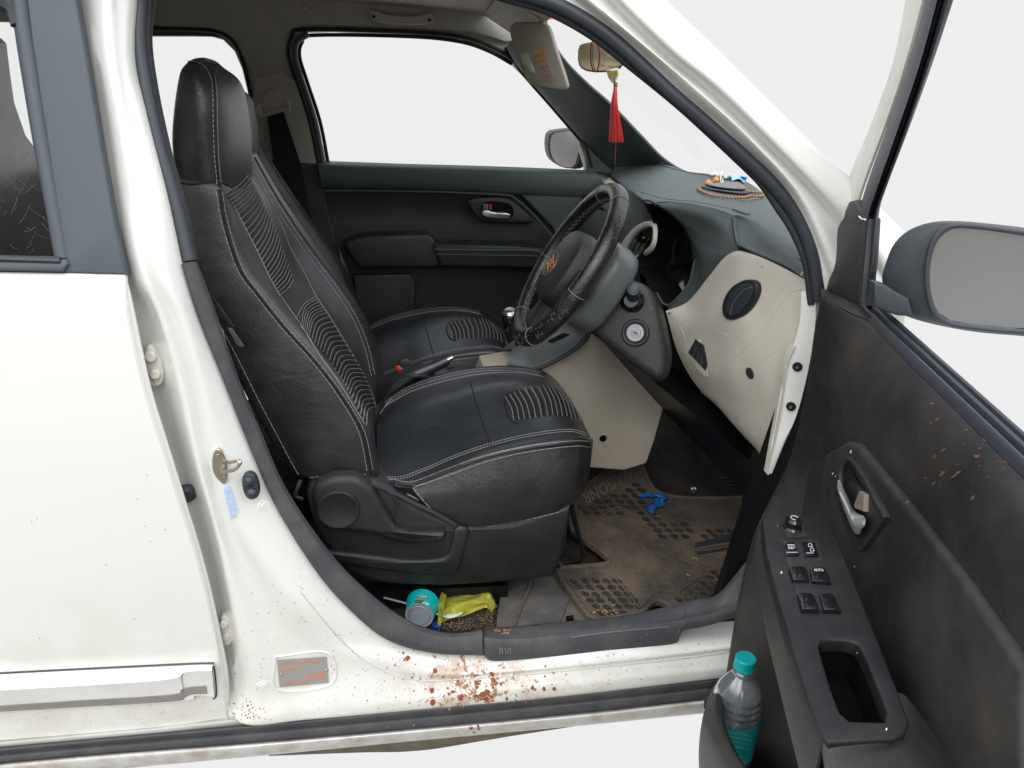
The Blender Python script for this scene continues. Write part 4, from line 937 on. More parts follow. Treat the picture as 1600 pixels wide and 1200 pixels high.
v, f = lathegeo(kp-V((0,0,.02)), (0,0,1), [(.001,.052),(.014,.05),(.022,.038),(.024,.022),(.018,.004),(.012,-.006)], 28); link('gear_knob', v, f, 'gloss', gk)
lathe('knob_cap', kp+V((-.003,-.004,.028)), (-.2,-.3,1), [(.001,.004),(.013,.003),(.019,-.004)], 'chrome', gk, seg=24)
q, n = hit([cons], 942, 685, .001); o = lathe('console_fastener', q, n, [(.0095,.0),(.011,.0018),(.0125,.0014),(.014,-.001)], 'beigelow', cons, seg=28); lathe('fastener_hole', q, n, [(.001,.0008),(.009,.0008),(.0095,-.002)], 'void', o, seg=24)
box('tunnel', (-.9,.66,.28), (.36,.84,.47), 'carpet')
# handbrake and buckle between the seats
hb = tube('handbrake', P3([(600,618,.66),(640,590,.66),(680,572,.66),(700,562,.66)]), [.020,.017,.0145,.013], 'leather', car, smooth_n=5, seg=16)
tube('handbrake_button', P3([(700,562,.66),(708,558,.66)]), .0065, 'chrome', hb, seg=14)
hg = loft('handbrake_gaiter', [P3([(590,640,.62),(620,600,.62),(655,590,.63),(700,600,.64)]), P3([(590,600,.68),(620,585,.69),(655,575,.69),(700,580,.69)]), P3([(600,590,.75),(625,578,.75),(660,570,.75),(710,575,.75)])], 'leather', hb, nu=5, nv=4, thick=.004)
bk = plate('belt_buckle', P3([(622,566,.74),(626,562,.74),(634,560,.74),(646,566,.74),(649,576,.74),(636,590,.74),(618,588,.74)]), (0,-1,.2), .02, 'plasticdust', car, bev=.004)
plate('release_button', P3([(618,573,.715),(622,571,.715),(636,582,.715),(632,586,.715),(622,583,.715)]), (-.2,-1,.3), .01, 'red', bk, bev=.0015)
# pedals
pd_ = plate('brake_pedal', P2([(1126,742),(1133,738),(1148,741),(1156,748),(1155,755),(1138,768),(1124,750)], PX, .93), (-.9,-.2,.5), .012, 'rubber', car, bev=.003)
mb = MB()
for k in range(3): mb.add(tubegeo(P2([(1128,747+6*k),(1140,746+6*k),(1152,748+5*k)], PX, .925), .0012, seg=5))
mb.build('pedal_ribs', 'greytrim', pd_)
tube('pedal_arm', P2([(1140,745),(1138,700),(1120,620)], PX, .96), .008, 'black', pd_)
lathe('dead_rest_stud', PZ(1084,765,.34), (-.4,-.4,1), [(.004,.0),(.006,.003),(.008,.003),(.009,0)], 'chrome', car, seg=20)
# passenger side lower dash + glovebox so the far footwell is closed
plate('glovebox_panel', [V((.60,.80,1.0)),V((.60,1.34,1.0)),V((.70,1.34,.55)),V((.70,.80,.55))], (-1,0,.1), .03, 'black', dash)
# sun visor with vanity mirror
VNn = (-.45,-.88,-.12); vp = PY(840, 90, .92)
fvz = lambda x, y: PL(x, y, vp, VNn)
vis = plate('sun_visor', P2([(797,40),(806,34),(850,36),(859,44),(866,70),(887,132),(886,139),(880,142),(850,138),(833,135),(824,130),(819,120),(800,66),(796,50)], fvz), VNn, .018, 'visor', car, bev=.004, rnd=1)
q = [p+V(VNn).normalized()*.0015 for p in P2([(813,85),(824,84),(834,107),(836,114),(824,112),(817,100)], fvz)]
plate('vanity_mirror', q, VNn, .003, 'mirror', vis, bev=.0005).data.materials[0] = mat('leafy_mirror', (.42,.47,.28), .25, metal=.3, var=.8, vscale=60, vcol=(.65,.68,.5))
pl_ = plate('airbag_label', [p+V(VNn).normalized()*.001 for p in P2([(832,78),(850,76),(856,98),(841,101)], fvz)], VNn, .002, 'orange', vis); pl_.data.materials[0] = mat('faded_orange', (.55,.30,.13), .7)
plate('airbag_label_text', [p+V(VNn).normalized()*.001 for p in P2([(841,102),(857,99),(866,127),(852,127)], fvz)], VNn, .002, 'pillar', vis).data.materials[0] = mat('label_pink', (.36,.26,.22), .7)
mb = MB()
for a in ([(838,88),(841,84),(844,88),(838,88)], [(842,93),(850,91)], [(848,80),(848,86),(851,86)], [(842,97),(852,95)], [(846,106),(856,104)], [(849,112),(855,110)], [(852,120),(860,118)]):
    mb.add(tubegeo([p+V(VNn).normalized()*.0015 for p in P2(a, fvz)], .0006, seg=4))
mb.build('label_print', 'brown', vis)
plate('visor_hinge', P2([(840,32),(850,33),(850,44),(842,43)], fvz), VNn, .03, 'visor', vis, bev=.003)
# driver visor edge with an orange label just under the weatherstrip
dz = plate('driver_sun_visor', [V((.10,.16,1.452)),V((.36,.18,1.445)),V((.39,.62,1.47)),V((.12,.62,1.49))], (0,0,-1), .014, 'visor', car, bev=.004)
plate('visor_label', [p+V((0,-.002,-.001)) for p in (PY(824,17,1.0), PY(850,22,1.0), PY(866,31,1.0), PY(843,29,1.0))], (0,-.4,-1), .001, 'orange', hd)
# inside mirror
MN = (-.35,-.92,.0); mp_ = PY(935, 92, .66)
fm_ = lambda x, y: PL(x, y, mp_, MN)
im = plate('inside_mirror', P2([(903,72),(912,67),(935,64),(958,68),(975,84),(974,100),(966,109),(935,114),(910,110),(902,98)], fm_), MN, .022, 'cream', car, bev=.006, rnd=1)
im.data.materials[0] = M['greytrim']
plate('inside_mirror_glass', [p+V(MN).normalized()*.0012 for p in P2([(904,74),(913,68.5),(935,66.5),(957,70),(972,85),(971,99),(964,107),(935,111.5),(911,108),(904,96)], fm_)], MN, .003, 'ceilingmirror', im, rnd=1, bev=.0005)
tube('mirror_stem', [mp_+V((.02,.02,.0)), mp_+V((.05,.03,.03)), mp_+V((.08,.03,.07))], .008, 'black', im, smooth_n=3)
# ================================================================== front seats
seat = thing('front_seat', None, None, (.1, .45, .30))
seat.parent = car; seat.matrix_parent_inverse = Matrix.Translation(-WL[car.name])
rA = [(280,270,.29),(283,285,.27),(287,330,.26),(296,400,.25),(318,455,.245),(345,510,.24),(375,570,.235),(405,630,.23),(435,685,.225),(472,745,.225)]
rB = [(340,280,.28),(343,294,.26),(352,350,.25),(375,420,.24),(405,460,.235),(445,510,.23),(490,560,.225),(530,612,.22),(565,672,.22),(580,744,.22)]
rC = [(350,284,.30),(352,296,.29),(368,345,.28),(395,405,.27),(425,450,.262),(463,500,.255),(505,552,.25),(545,602,.25),(578,655,.25),(592,735,.26)]
rD = [(358,280,.33),(360,294,.32),(383,345,.32),(414,405,.31),(439,458,.31),(470,506,.305),(510,555,.30),(545,608,.30),(574,662,.30),(592,725,.31)]
rE = [(370,272,.42),(373,283,.42),(402,326,.43),(432,388,.43),(453,438,.43),(484,482,.43),(521,532,.43),(555,582,.43),(580,637,.43),(592,700,.44)]
rG = [(386,262,.53),(389,270,.53),(417,310,.54),(442,365,.54),(463,420,.54),(500,463,.54),(536,516,.54),(563,565,.54),(582,618,.54),(593,680,.54)]
rH = [(394,240,.60),(397,250,.60),(426,300,.60),(458,350,.60),(490,395,.60),(525,440,.60),(555,485,.60),(577,530,.60),(590,580,.6),(596,655,.6)]
rI = [(396,236,.655),(400,247,.66),(430,298,.66),(462,345,.66),(498,396,.66),(533,443,.66),(563,488,.66),(584,535,.66),(597,585,.66),(600,660,.66)]
rows = []
for k in range(10):
    a, i_ = PY(*rA[k]), PY(*rI[k])
    rows.append([PY(*r[k]) for r in (rA, rB, rC, rD, rE, rG, rH, rI)] + [i_+V((-.10,.0,0)), a+V((-.035,.25,0)), a+V((-.03,.07,0))])
back = loft('backrest', rows, 'leatherside', seat, nu=5, nv=6, cu=True, cap=True, sharp=70)
HRR = [
 [(284,296,.29),(314,299,.268),(343,300,.28),(368,304,.36),(392,304,.52)],
 [(275,255,.29),(306,262,.262),(340,262,.275),(367,262,.35),(394,258,.53)],
 [(272,215,.29),(304,215,.258),(336,215,.272),(366,215,.35),(393,210,.53)],
 [(275,170,.29),(305,172,.258),(334,172,.272),(363,175,.35),(388,172,.52)],
 [(279,138,.295),(305,138,.265),(330,140,.282),(357,143,.36),(382,142,.50)],
 [(284,112,.31),(301,111,.285),(318,113,.30),(345,116,.38),(371,122,.48)],
 [(293,99,.34),(303,98,.325),(313,98,.335),(329,99,.40),(350,106,.45)],
 [(303,92,.37),(309,91,.36),(316,91,.37),(326,92,.40),(338,96,.43)],
 [(314,90,.40),(316,90,.395),(319,90,.40),(323,91,.41),(326,92,.42)]]
rows = []
for r in HRR:
    p = P3(r); q_ = min(1, (p[-1]-p[0]).length/.24); rows.append(p + [p[-1]+V((-.045,.045,.0))*q_, p[-1].lerp(p[0], .5)+V((-.05,.04,.0))*q_, p[0]+V((-.012,.055,.0))*q_])
head = loft('headrest', rows, 'leatherside', seat, nu=6, nv=6, cu=True, cap=True, sharp=70)
HS = [back, head]
c0 = [[(583,758,.24),(640,772,.225),(690,806,.215),(745,823,.21),(820,812,.212),(880,790,.225),(903,772,.27),(910,765,.35)],
 [(584,752,.235),(642,760,.218),(700,770,.205),(755,775,.20),(825,765,.20),(892,748,.215),(918,735,.28),(918,735,.36)],
 [(585,749,.235),(645,757,.22),(700,737,.212),(760,715,.21),(830,700,.21),(896,692,.23),(924,692,.30),(922,695,.38)],
 [(590,744,.25),(642,746,.235),(695,730,.235),(757,705,.235),(826,687,.24),(893,679,.26),(919,684,.33),(921,690,.40)],
 [(589,705,.32),(640,692,.32),(698,677,.32),(758,658,.32),(826,645,.33),(885,650,.35),(908,665,.39),(915,676,.44)],
 [(590,662,.43),(640,642,.43),(690,626,.43),(748,607,.43),(812,598,.43),(870,612,.44),(895,636,.46),(905,655,.50)],
 [(594,638,.54),(640,614,.54),(690,598,.54),(748,586,.54),(808,583,.54),(855,592,.55),(880,613,.56),(893,640,.58)],
 [(598,624,.60),(640,602,.60),(690,584,.60),(746,574,.60),(802,572,.60),(848,580,.61),(874,602,.62),(888,632,.62)],
 [(600,645,.655),(640,625,.655),(690,608,.655),(746,600,.655),(802,598,.655),(846,606,.655),(868,625,.655),(880,650,.655)],
 [(600,720,.66),(640,720,.66),(690,716,.66),(746,712,.66),(802,710,.66),(846,712,.66),(860,722,.66),(870,735,.66)]]
rows = []
for r in c0:
    p = P3(r); rows.append(p + [V((p[-1].x-.035, max(p[-1].y, .3)+.01, p[-1].z-.08 if r[-1][2] > .37 else p[-1].z-.03))])
cush = loft('seat_cushion', rows, 'leather', seat, nu=7, nv=6, thick=.006, away=(0,0,-1), sharp=70)
ALLS = [back, head, cush]
foam = plate('cushion_foam', P2([(596,752),(612,762),(648,790),(672,802),(680,780),(660,758),(620,756)], PY, .236), (0,-1,0), .10, 'tan', seat, bev=.006)
plate('foam_tag', P2([(622,774),(645,770),(664,795),(650,794),(628,782)], PY, .230), (0,-1,0), .004, 'tan', seat).data.materials[0] = M['beigelow']
skirt_ = loft('cushion_skirt', [P3([(643,762,.219),(700,741,.208),(760,719,.204),(830,704,.204),(900,695,.220),(922,698,.28)]), P3([(655,778,.207),(705,772,.196),(760,765,.192),(830,757,.192),(900,740,.210),(922,735,.28)]), P3([(668,792,.205),(710,800,.196),(752,801,.193),(820,793,.194),(893,772,.212),(914,762,.28)]), P3([(679,801,.208),(712,815,.202),(752,822,.200),(820,812,.201),(880,797,.215),(903,780,.28)])], 'leatherside', seat, nu=6, nv=5, thick=.003, sharp=60)
# stitches, seams
mt = MB(); mp = MB()
T = ALLS+[skirt_]
seam(mp, T, [(295,98),(305,99),(320,105),(329,115),(334,135),(336,180),(337,240),(343,293)], r=.0018, lift=.0)
stitch(mt, T, [(290,97),(303,97),(316,102),(326,115),(331,135),(332,180),(334,240),(339,290)], step=.008)
stitch(mt, T, [(338,108),(336,122),(338,150),(339,200),(341,250),(345,292)], r=.0005, step=.02, gap=.05)
seam(mp, T, [(281,286),(300,288),(343,285),(370,296),(390,302)], r=.002, lift=0)
seam(mp, T, [(343,296),(352,350),(375,420),(405,462),(445,512),(490,562),(530,614),(565,674),(580,742)], r=.0032, lift=.0)
for dx in (-5, 4): stitch(mt, T, [(343+dx,300),(352+dx,350),(375+dx,420),(405+dx,462),(445+dx,512),(490+dx,562),(530+dx,614),(565+dx,674),(579+dx,738)], step=.009, gap=.2, r=.00055)
stitch(mt, T, [(322,462),(345,508),(375,566),(405,626),(435,683),(465,738),(474,748)], step=.012, gap=.15, r=.00055)
stitch(mt, T, [(474,748),(500,744),(540,741),(576,741)], step=.012, gap=.2, r=.0006)
seam(mt, T, [(349,292),(360,312),(372,335),(400,389),(420,431),(437,462)], r=.0006)
# upper triangle and centre line of the backrest
seam(mt, T, [(425,325),(440,352),(455,390),(475,425),(494,463),(512,490),(535,528),(560,572),(580,612),(588,640)], r=.0006)
seam(mt, T, [(438,462),(470,508),(500,556),(525,590),(545,622),(570,662)], r=.0006)
seam(mt, T, [(494,463),(475,475),(462,498)], r=.00055)
seam(mp, T, [(398,246),(428,300),(460,350),(494,398),(529,444),(559,488),(580,533),(593,583)], r=.002, lift=0)
for d in ((-3,2),(-8,6)): stitch(mt, T, [(398+d[0],250+d[1]),(426+d[0],300+d[1]),(458+d[0],350+d[1]),(492+d[0],398+d[1]),(527+d[0],444+d[1]),(556+d[0],488+d[1]),(576+d[0],533+d[1]),(588+d[0],583+d[1])], step=.009, gap=.25, r=.00055)
# cushion seams
seam(mp, T, [(586,750),(612,752),(645,757),(700,737),(760,715),(830,700),(896,693),(922,694)], r=.003, lift=0)
stitch(mt, T, [(592,749),(615,750),(645,753),(700,733),(760,711),(830,696),(896,689),(920,690)], step=.010, gap=.15, r=.0006)
stitch(mt, T, [(645,762),(700,743),(760,721),(830,705),(896,697),(921,699)], step=.016, gap=.1, r=.0006)
for dy in (-3, -6.5): stitch(mt, T, [(606,749+dy/2),(630,751+dy),(665,738+dy),(720,715+dy),(780,696+dy),(840,683+dy),(890,678+dy),(915,684+dy)], step=.006, gap=.3, r=.0006)
seam(mt, T, [(600,636),(640,613),(690,597),(748,585),(808,582),(850,589)], r=.00055)
for dy in (3, 7): stitch(mt, T, [(602,626+dy),(640,602+dy),(690,585+dy),(746,574+dy),(802,573+dy),(846,580+dy)], step=.009, gap=.3, r=.00055)
seam(mt, T, [(588,655),(600,638),(612,622)], r=.00055)
seam(mp, T, [(736,600),(742,622),(755,662),(767,697)], r=.0017, lift=0)
seam(mp, T, [(814,609),(795,614),(788,622),(791,642),(800,656),(812,660)], r=.0022, lift=0)
stitch(mt, T, [(645,762),(660,780),(680,800),(705,815),(745,823),(800,816),(860,803),(888,793)], step=.012, gap=.15, r=.0006)
# pleated inserts
def L2(a, t):
    a = [V((x, y, 0)) for x, y in a]; s = t*(len(a)-1); i = min(int(s), len(a)-2); return a[i].lerp(a[i+1], s-i)
def pleats(Lp, Rp, n, bow, fat, mat_='insert', tr=.00055):
    th = MB(); fa = MB(); prev = None
    for k in range(n+1):
        t = k/n; a, b = L2(Lp, t), L2(Rp, t); m = a.lerp(b, .5) + V((bow[0], bow[1], 0)); line = [(a.x,a.y),(m.x,m.y),(b.x,b.y)]
        mt.v and None
        p = onsurf(T, line, 6, .0022)
        if len(p) > 2: mt.add(tubegeo(p, tr, seg=5))
        if prev:
            mid = [((x0+x1)/2, (y0+y1)/2) for (x0, y0), (x1, y1) in zip(prev, line)]
            p = onsurf(T, mid, 6, -fat*.45); 
            if len(p) > 2:
                r = [fat*(.55 if i in (0, len(p)-1) else 1) for i in range(len(p))]; fa.add(tubegeo(p, r, seg=8))
        prev = line
    return fa
fa = pleats([(351,302),(372,336),(400,389),(420,431),(437,461)], [(387,272),(404,302),(422,338),(441,388),(457,436)], 25, (3, 1), .0046)
fb = pleats([(469,512),(482,527),(505,552),(530,588),(548,620),(572,664)], [(494,468),(511,489),(536,528),(560,568),(577,602),(587,636)], 26, (-6, -9), .0044)
fc_ = pleats([(789,620),(812,609),(845,603),(866,604),(882,613)], [(803,658),(830,654),(860,650),(884,651),(906,658)], 13, (3, -1), .0052)
for g in (fa, fb, fc_): tag(g.build('pleated_insert', 'insert', seat), kind='stuff')
tag(mt.build('stitching', 'thread', seat), kind='stuff'); mp.build('seam_piping', 'piping', seat)
# broad creases of the loose cover
# plastic base
SB = lambda x, y, d=0: PY(x, y, .205+d)
base = plate('seat_base', P2([(478,772),(486,757),(505,746),(535,742),(566,746),(600,757),(640,785),(680,806),(730,822),(800,818),(893,792),(886,850),(868,903),(790,912),(690,919),(610,916),(578,912),(545,896),(520,868),(500,840),(484,805)], SB), (0,-1,0), .40, 'plastic', seat, bev=.014)
if 0: tube('base_arc', [SB(x,y,-.002) for x, y in ((492,760),(515,748),(545,745),(575,757),(598,785),(612,810),(625,832),(640,838),(690,838),(696,846),(690,850),(640,853),(612,848),(585,838),(555,836),(520,834),(508,830))], .006, 'plastic', seat, smooth_n=5, seg=10)
rc = plate('recliner_lever', P2([(487,775),(495,757),(520,747),(552,746),(575,757),(592,780),(606,805),(620,827),(640,834),(695,834),(697,838),(690,848),(640,852),(614,848),(590,838),(560,834),(530,832),(505,822),(492,802)], SB, -.026), (0,-1,0), .03, 'plastic', seat, bev=.012)
lathe('recliner_pivot', SB(529,795,-.026), (0,-1,0), [(.001,.001),(.020,.001),(.030,.005),(.0375,.007),(.0392,.005),(.040,.0),(.0405,-.006)], 'plastic', seat, seg=48)
tube('lever_ridge', [SB(x,y,-.010) for x, y in ((579,756),(600,764),(615,776),(620,790),(614,803),(611,812),(620,822))], .0025, 'plastic', seat, smooth_n=5)
tube('side_rail', [SB(x,y,-.006) for x, y in ((579,757),(610,768),(640,783),(680,802),(706,817),(712,822))], .0045, 'rubber', seat, smooth_n=5)
plate('base_raised_step', P2([(500,862),(545,866),(590,871),(640,878),(690,875),(702,867),(707,845),(711,823),(735,826),(729,850),(718,889),(706,899),(640,897),(570,888),(530,880)], SB, -.011), (0,-1,0), .012, 'plastic', seat, bev=.007, rnd=1)
tube('slide_bar', P3([(893,790,.25),(900,820,.27),(908,850,.29),(911,868,.30),(905,880,.32),(880,886,.36),(862,890,.38)]), .0055, 'gloss', seat, smooth_n=5, seg=10)
plate('base_bracket', P2([(862,893),(875,886),(880,898),(866,904)], PY, .3), (0,-1,0), .01, 'zinc', seat)
box('seat_rail', (-.35,.24,.285), (.24,.27,.33), 'black', seat); 
box('seat_rail_inner', (-.35,.60,.285), (.24,.63,.33), 'black', seat)
tube('belt_stalk', P3([(470,750,.23),(464,765,.22),(462,775,.22),(474,780,.215)]), .004, 'plastic', seat, smooth_n=3)
# loose strap / tab on the back of the cover
plate('cover_strap', P2([(330,462),(345,480),(366,510),(364,514),(350,500),(341,495)], PY, .225), (0,-1,0), .003, 'leather', seat, bev=.001)
plate('strap_clip', P2([(355,512),(363,514),(381,541),(376,543),(370,540)], PY, .222), (0,-1,0), .003, 'greytrim', seat, bev=.001)
# passenger seat: same pieces, shared meshes
def copy_tree(o, parent, dl):
    c = o.copy(); COL.objects.link(c); c.parent = parent; c.matrix_parent_inverse = o.matrix_parent_inverse.copy()
    if dl: c.location = o.location + V(dl)
    for ch in list(o.children): copy_tree(ch, c, None)
    return c
seat2 = copy_tree(seat, car, (-.080, .60, -.028))
for c in list(seat2.children):
    if c.name.split('.')[0] in ('cover_strap','strap_clip','cushion_foam','foam_tag'): bpy.data.objects.remove(c)
for c in seat2.children:
    if c.name.startswith('headrest'): c.location = c.location + V((0,0,-.02))
seat['group'] = seat2['group'] = 'front seats'
# seat belt strap anchored low by the post
tube('belt_edge', [S(344,515,.10), S(352,545,.10), S(358,560,.10)], .004, 'silver', car)
# ================================================================== opened front door
def D3(u, z, w=0.0): return H0+EU*u+EW*w+V((0,0,z))
door = thing('front_door', None, None, (.66, -.2, .25))
door.parent = car; door.matrix_parent_inverse = Matrix.Translation(-WL[car.name])
door['label'] = 'opened front door with dusty black trim and red-brown splashes'
BL = 1.045
print('door', [duw(DP(x, y, 0)) for x, y in ((1349,482),(1600,725),(1272,500),(1185,812),(1110,1200),(1600,1200),(1335,314),(1480,0))])
TL = [(1334,314),(1318,330),(1306,358),(1292,400),(1280,445),(1273,500),(1264,580),(1246,680),(1216,765),(1186,815),(1168,870),(1152,945),(1142,1010),(1134,1062),(1126,1110),(1118,1170),(1112,1240)]
tl = P2(TL, DP, 0)
rowsd = []
# trim surface: columns from the hinge edge to the latch edge, rolled over at the belt line
TL2 = [(1288,440),(1273,500),(1264,580),(1246,680),(1216,765),(1186,815),(1168,870),(1152,945),(1142,1010),(1134,1062),(1126,1100)]
tl = [DU(x, y, .02) for x, y in TL2]
def lead(z):                                             # how far the hinge end of the trim stands out at height z
    for a, b in zip(tl, tl[1:]):
        if a.z >= z >= b.z: return (a.lerp(b, (a.z-z)/(a.z-b.z))-H0).dot(EW)
    return (tl[0]-H0).dot(EW) if z > tl[0].z else (tl[-1]-H0).dot(EW)
trim_rows = []
for z, w in zip([1.043, 1.035, .98, .88, .76, .62, .5, .38, .27, .18, .12], [-.010, .004, .016, .010, -.004, -.008, -.010, -.010, -.010, -.010, -.010]):
    w0 = lead(z)
    w0 = max(w0, w)
    if z > 1: D3_, D3 = D3, (lambda u, z, w=0., f=None: D3_(u, z-.03*u, w))
    trim_rows.append([D3(.022, z, -.05), D3(.018, z, w0-.012), D3(.022, z, w0-.001), D3(.034, z, w0-.001), D3(.075, z, w0*.62+w*.38), D3(.13, z, w0*.15+w*.85), D3(.22, z, w), D3(.4, z, w), D3(.6, z, w), D3(.8, z, w), D3(1.02, z, w)])
    if z > 1: D3 = D3_
dtrim = loft('door_trim', trim_rows, 'plasticdust', door, nu=6, nv=6, thick=.003, away=tuple(-EW), sharp=50)
# belt line rubber
us_ = [.06, .3, .55, .8, 1.04]
prof = [(.003,1.040),(.000,1.049),(-.004,1.051),(-.0065,1.044),(-.009,1.044),(-.011,1.053),(-.0165,1.053),(-.0185,1.045),(-.021,1.045),(-.0235,1.053),(-.030,1.051),(-.032,1.03)]
loft('belt_line_seal', [[D3(u, z-.03*u, w) for u in us_] for w, z in prof], 'rubber', door, nu=3, nv=2, thick=.002, sharp=25, away=(0,0,-1))
loft('door_skin', [[D3(.0,1.04,-.033),D3(.3,1.03,-.033),D3(.6,1.02,-.033),D3(1.05,1.005,-.033)],[D3(.0,1.0,-.06),D3(.3,.99,-.06),D3(.6,.98,-.06),D3(1.05,.97,-.06)],[D3(.0,.85,-.10),D3(.3,.85,-.105),D3(.6,.85,-.105),D3(1.05,.85,-.10)],[D3(.0,.5,-.10),D3(.3,.5,-.105),D3(.6,.5,-.105),D3(1.05,.5,-.10)],[D3(.03,.24,-.08),D3(.3,.24,-.08),D3(.6,.24,-.08),D3(1.0,.24,-.08)]], 'paint', door, nu=5, nv=5, thick=.003)
loft('door_hinge_edge', [[D3(.03, z, w) for z in (.97,.85,.7,.5,.3)] for w in (-.025,-.04,-.055)], 'black', door, nu=5, nv=3, thick=.003)
# window frame, front leg
f0 = [(1430,-60),(1402,90),(1367,190),(1332,275),(1310,345)]
f1 = [(1433,-60),(1404,90),(1369,190),(1334,275),(1312,345)]
f2 = [(1462,-60),(1422,90),(1389,190),(1352,290),(1336,345)]
loft('frame_painted_edge', [P2(f0, DP, -.06), P2(f0, DP, -.016), P2(f1, DP, -.010), P2(f2, DP, -.004)], 'paintgap', door, nu=6, nv=2, thick=.004, sharp=40)
g1 = [(1462,-60),(1422,90),(1389,190),(1352,295),(1342,340),(1338,400),(1336,470)]
g2 = [(1480,-60),(1440,90),(1405,195),(1370,295),(1356,340),(1350,400),(1343,478)]
g3 = [(1490,-60),(1452,80),(1415,195),(1378,295),(1364,340),(1357,400),(1347,481)]
g4 = [(1508,-60),(1463,80),(1424,190),(1386,290),(1373,335),(1365,430),(1352,484)]
loft('frame_rubber', [P2(g1, DP, -.006), P2([(x+3,y) for x,y in g1], DP, .006), P2(g2, DP, .008), P2([(x+3,y) for x,y in g2], DP, -.006), P2(g3, DP, -.008), P2([(x+2,y) for x,y in g3], DP, .0), P2(g4, DP, -.008), P2(g4, DP, -.05)], 'rubber', door, nu=5, nv=2, thick=.003, sharp=25)
sail = plate('sail_cover', P2([(1326,314),(1334,312),(1340,322),(1354,342),(1350,400),(1342,477),(1318,470),(1290,456),(1281,445),(1293,400),(1306,360),(1317,335)], DP, .008), tuple(EW), .02, 'plastic', door, bev=.005)
w_t = max(lead(1.04), 0); zz_ = lambda u: 1.043-.03*u
loft('sail_foot', [P2([(1279,446),(1298,456),(1320,466),(1346,477)], DP, .0085), [a_.lerp(b_, .55)+V((0,0,.003)) for a_, b_ in zip(P2([(1279,446),(1298,456),(1320,466),(1346,477)], DP, .0085), [D3(.018, zz_(.02), w_t-.003), D3(.05, zz_(.05), w_t*.8), D3(.09, zz_(.09), w_t*.5), D3(.14, zz_(.14), 0.)])], [D3(.018, zz_(.02), w_t-.003), D3(.05, zz_(.05), w_t*.8), D3(.09, zz_(.09), w_t*.5), D3(.14, zz_(.14), -.004)]], 'plasticdust', door, nu=4, nv=3, thick=.004, away=(0,0,-1))
mb = MB()
p = P2([(1286,452),(1310,465),(1340,472)], DP, .0095); mb.add(tubegeo(p, .0009, seg=5))
mb.build('joint_line', 'piping', door)
ft_ = DP(1478,-60,0)
tube('upper_window_frame', [ft_, ft_+EU*.05+V((0,0,.05)), D3(.32,1.515,-.005), D3(.62,1.52,-.01), D3(.90,1.50,-.01), D3(1.0,1.44,-.005), D3(1.02,1.25,.0), D3(1.04,1.0,.0)], .021, 'rubber', door, smooth_n=6, seg=12)
tube('frame_clip', P2([(1342,338),(1346,342),(1352,343)], DP, .013), .0012, 'whitefleck', door)
# raised lower panel with the pull handle recess
LPo = [(1218,812),(1228,782),(1250,746),(1290,706),(1322,688),(1338,693),(1356,716),(1420,795),(1500,900),(1600,1046)]
lp = plate('lower_trim_panel', P2(LPo, DP, .022) + [D3(.85,.58,.022), D3(.98,.5,.022), D3(.98,.46,.022)] + P2([(1330,1290),(1262,1150),(1236,1010),(1222,900)], DP, .022), tuple(EW), .03, 'plasticdust', door, bev=.010)
print('lp', [duw(DP(x, y, .02)) for x, y in LPo])
hb_o = [(1300,755),(1303,728),(1313,714),(1326,714),(1340,730),(1362,772),(1381,806),(1379,812),(1352,850),(1342,862),(1330,852),(1310,800)]
hb_i = [(1309,748),(1313,728),(1319,720),(1326,722),(1338,748),(1350,768),(1352,785),(1352,806),(1345,834),(1340,836),(1328,818),(1314,780)]
hbz = plate('handle_bezel', P2(hb_o, DP, .030), tuple(EW), .012, 'plastic', door, holes=[P2(hb_i, DP, .030)], bev=.004, rnd=1)
plate('handle_cup', P2(hb_i, DP, .0245), tuple(EW), .004, 'black', door)
lv = loft('inner_door_handle', [P2([(1309,750),(1313,752),(1324,775),(1334,797),(1349,806)], DP, .030), P2([(1310,760),(1319,775),(1326,790),(1334,806),(1350,808)], DP, .040), P2([(1311,772),(1320,792),(1328,810),(1335,822),(1346,824)], DP, .044), P2([(1313,780),(1322,805),(1329,822),(1335,832),(1342,836)], DP, .034)], 'silver', door, nu=5, nv=4, thick=.003, away=tuple(-EW))
plate('lock_lever', P2([(1342,767),(1350,772),(1349,799),(1335,794),(1334,789)], DP, .036), tuple(EW), .006, 'tagtan', door, bev=.001)
# armrest
AZ = .80
az = lambda x, y, d=0: PZ(x, y, AZ+d)
cup = [(1277,1001),(1305,999),(1335,1001),(1346,1012),(1368,1066),(1392,1127),(1355,1127),(1318,1125),(1300,1080),(1288,1040)]
arm = plate('armrest', P2([(1190,812),(1200,808),(1288,805),(1298,812),(1314,855),(1338,915),(1368,990),(1402,1075),(1421,1128),(1414,1148),(1396,1155),(1296,1160),(1286,1152),(1262,1095),(1238,1015),(1214,930),(1198,870)], az), (0,0,1), .016, 'armrest', door, holes=[chaik(P2(cup, az), 1)], bev=.003)
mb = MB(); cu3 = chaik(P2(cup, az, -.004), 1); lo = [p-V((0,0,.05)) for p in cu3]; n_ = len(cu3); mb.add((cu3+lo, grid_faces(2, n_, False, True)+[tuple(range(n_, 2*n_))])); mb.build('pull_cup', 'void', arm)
loft('armrest_side', [P2([(1190,815),(1200,872),(1216,932),(1240,1017),(1264,1097),(1290,1158)], az, -.01), [p-V((0,0,.06))-EW*.004 for p in P2([(1190,815),(1200,872),(1216,932),(1240,1017),(1264,1097),(1290,1158)], az)], [p-V((0,0,.13))-EW*.03 for p in P2([(1190,815),(1200,872),(1216,932),(1240,1017),(1264,1097),(1290,1158)], az)], [p-V((0,0,.22))-EW*.09 for p in P2([(1190,815),(1200,872),(1216,932),(1240,1017),(1264,1097),(1290,1158)], az)]], 'bouncetan', door, nu=5, nv=5, thick=.003)
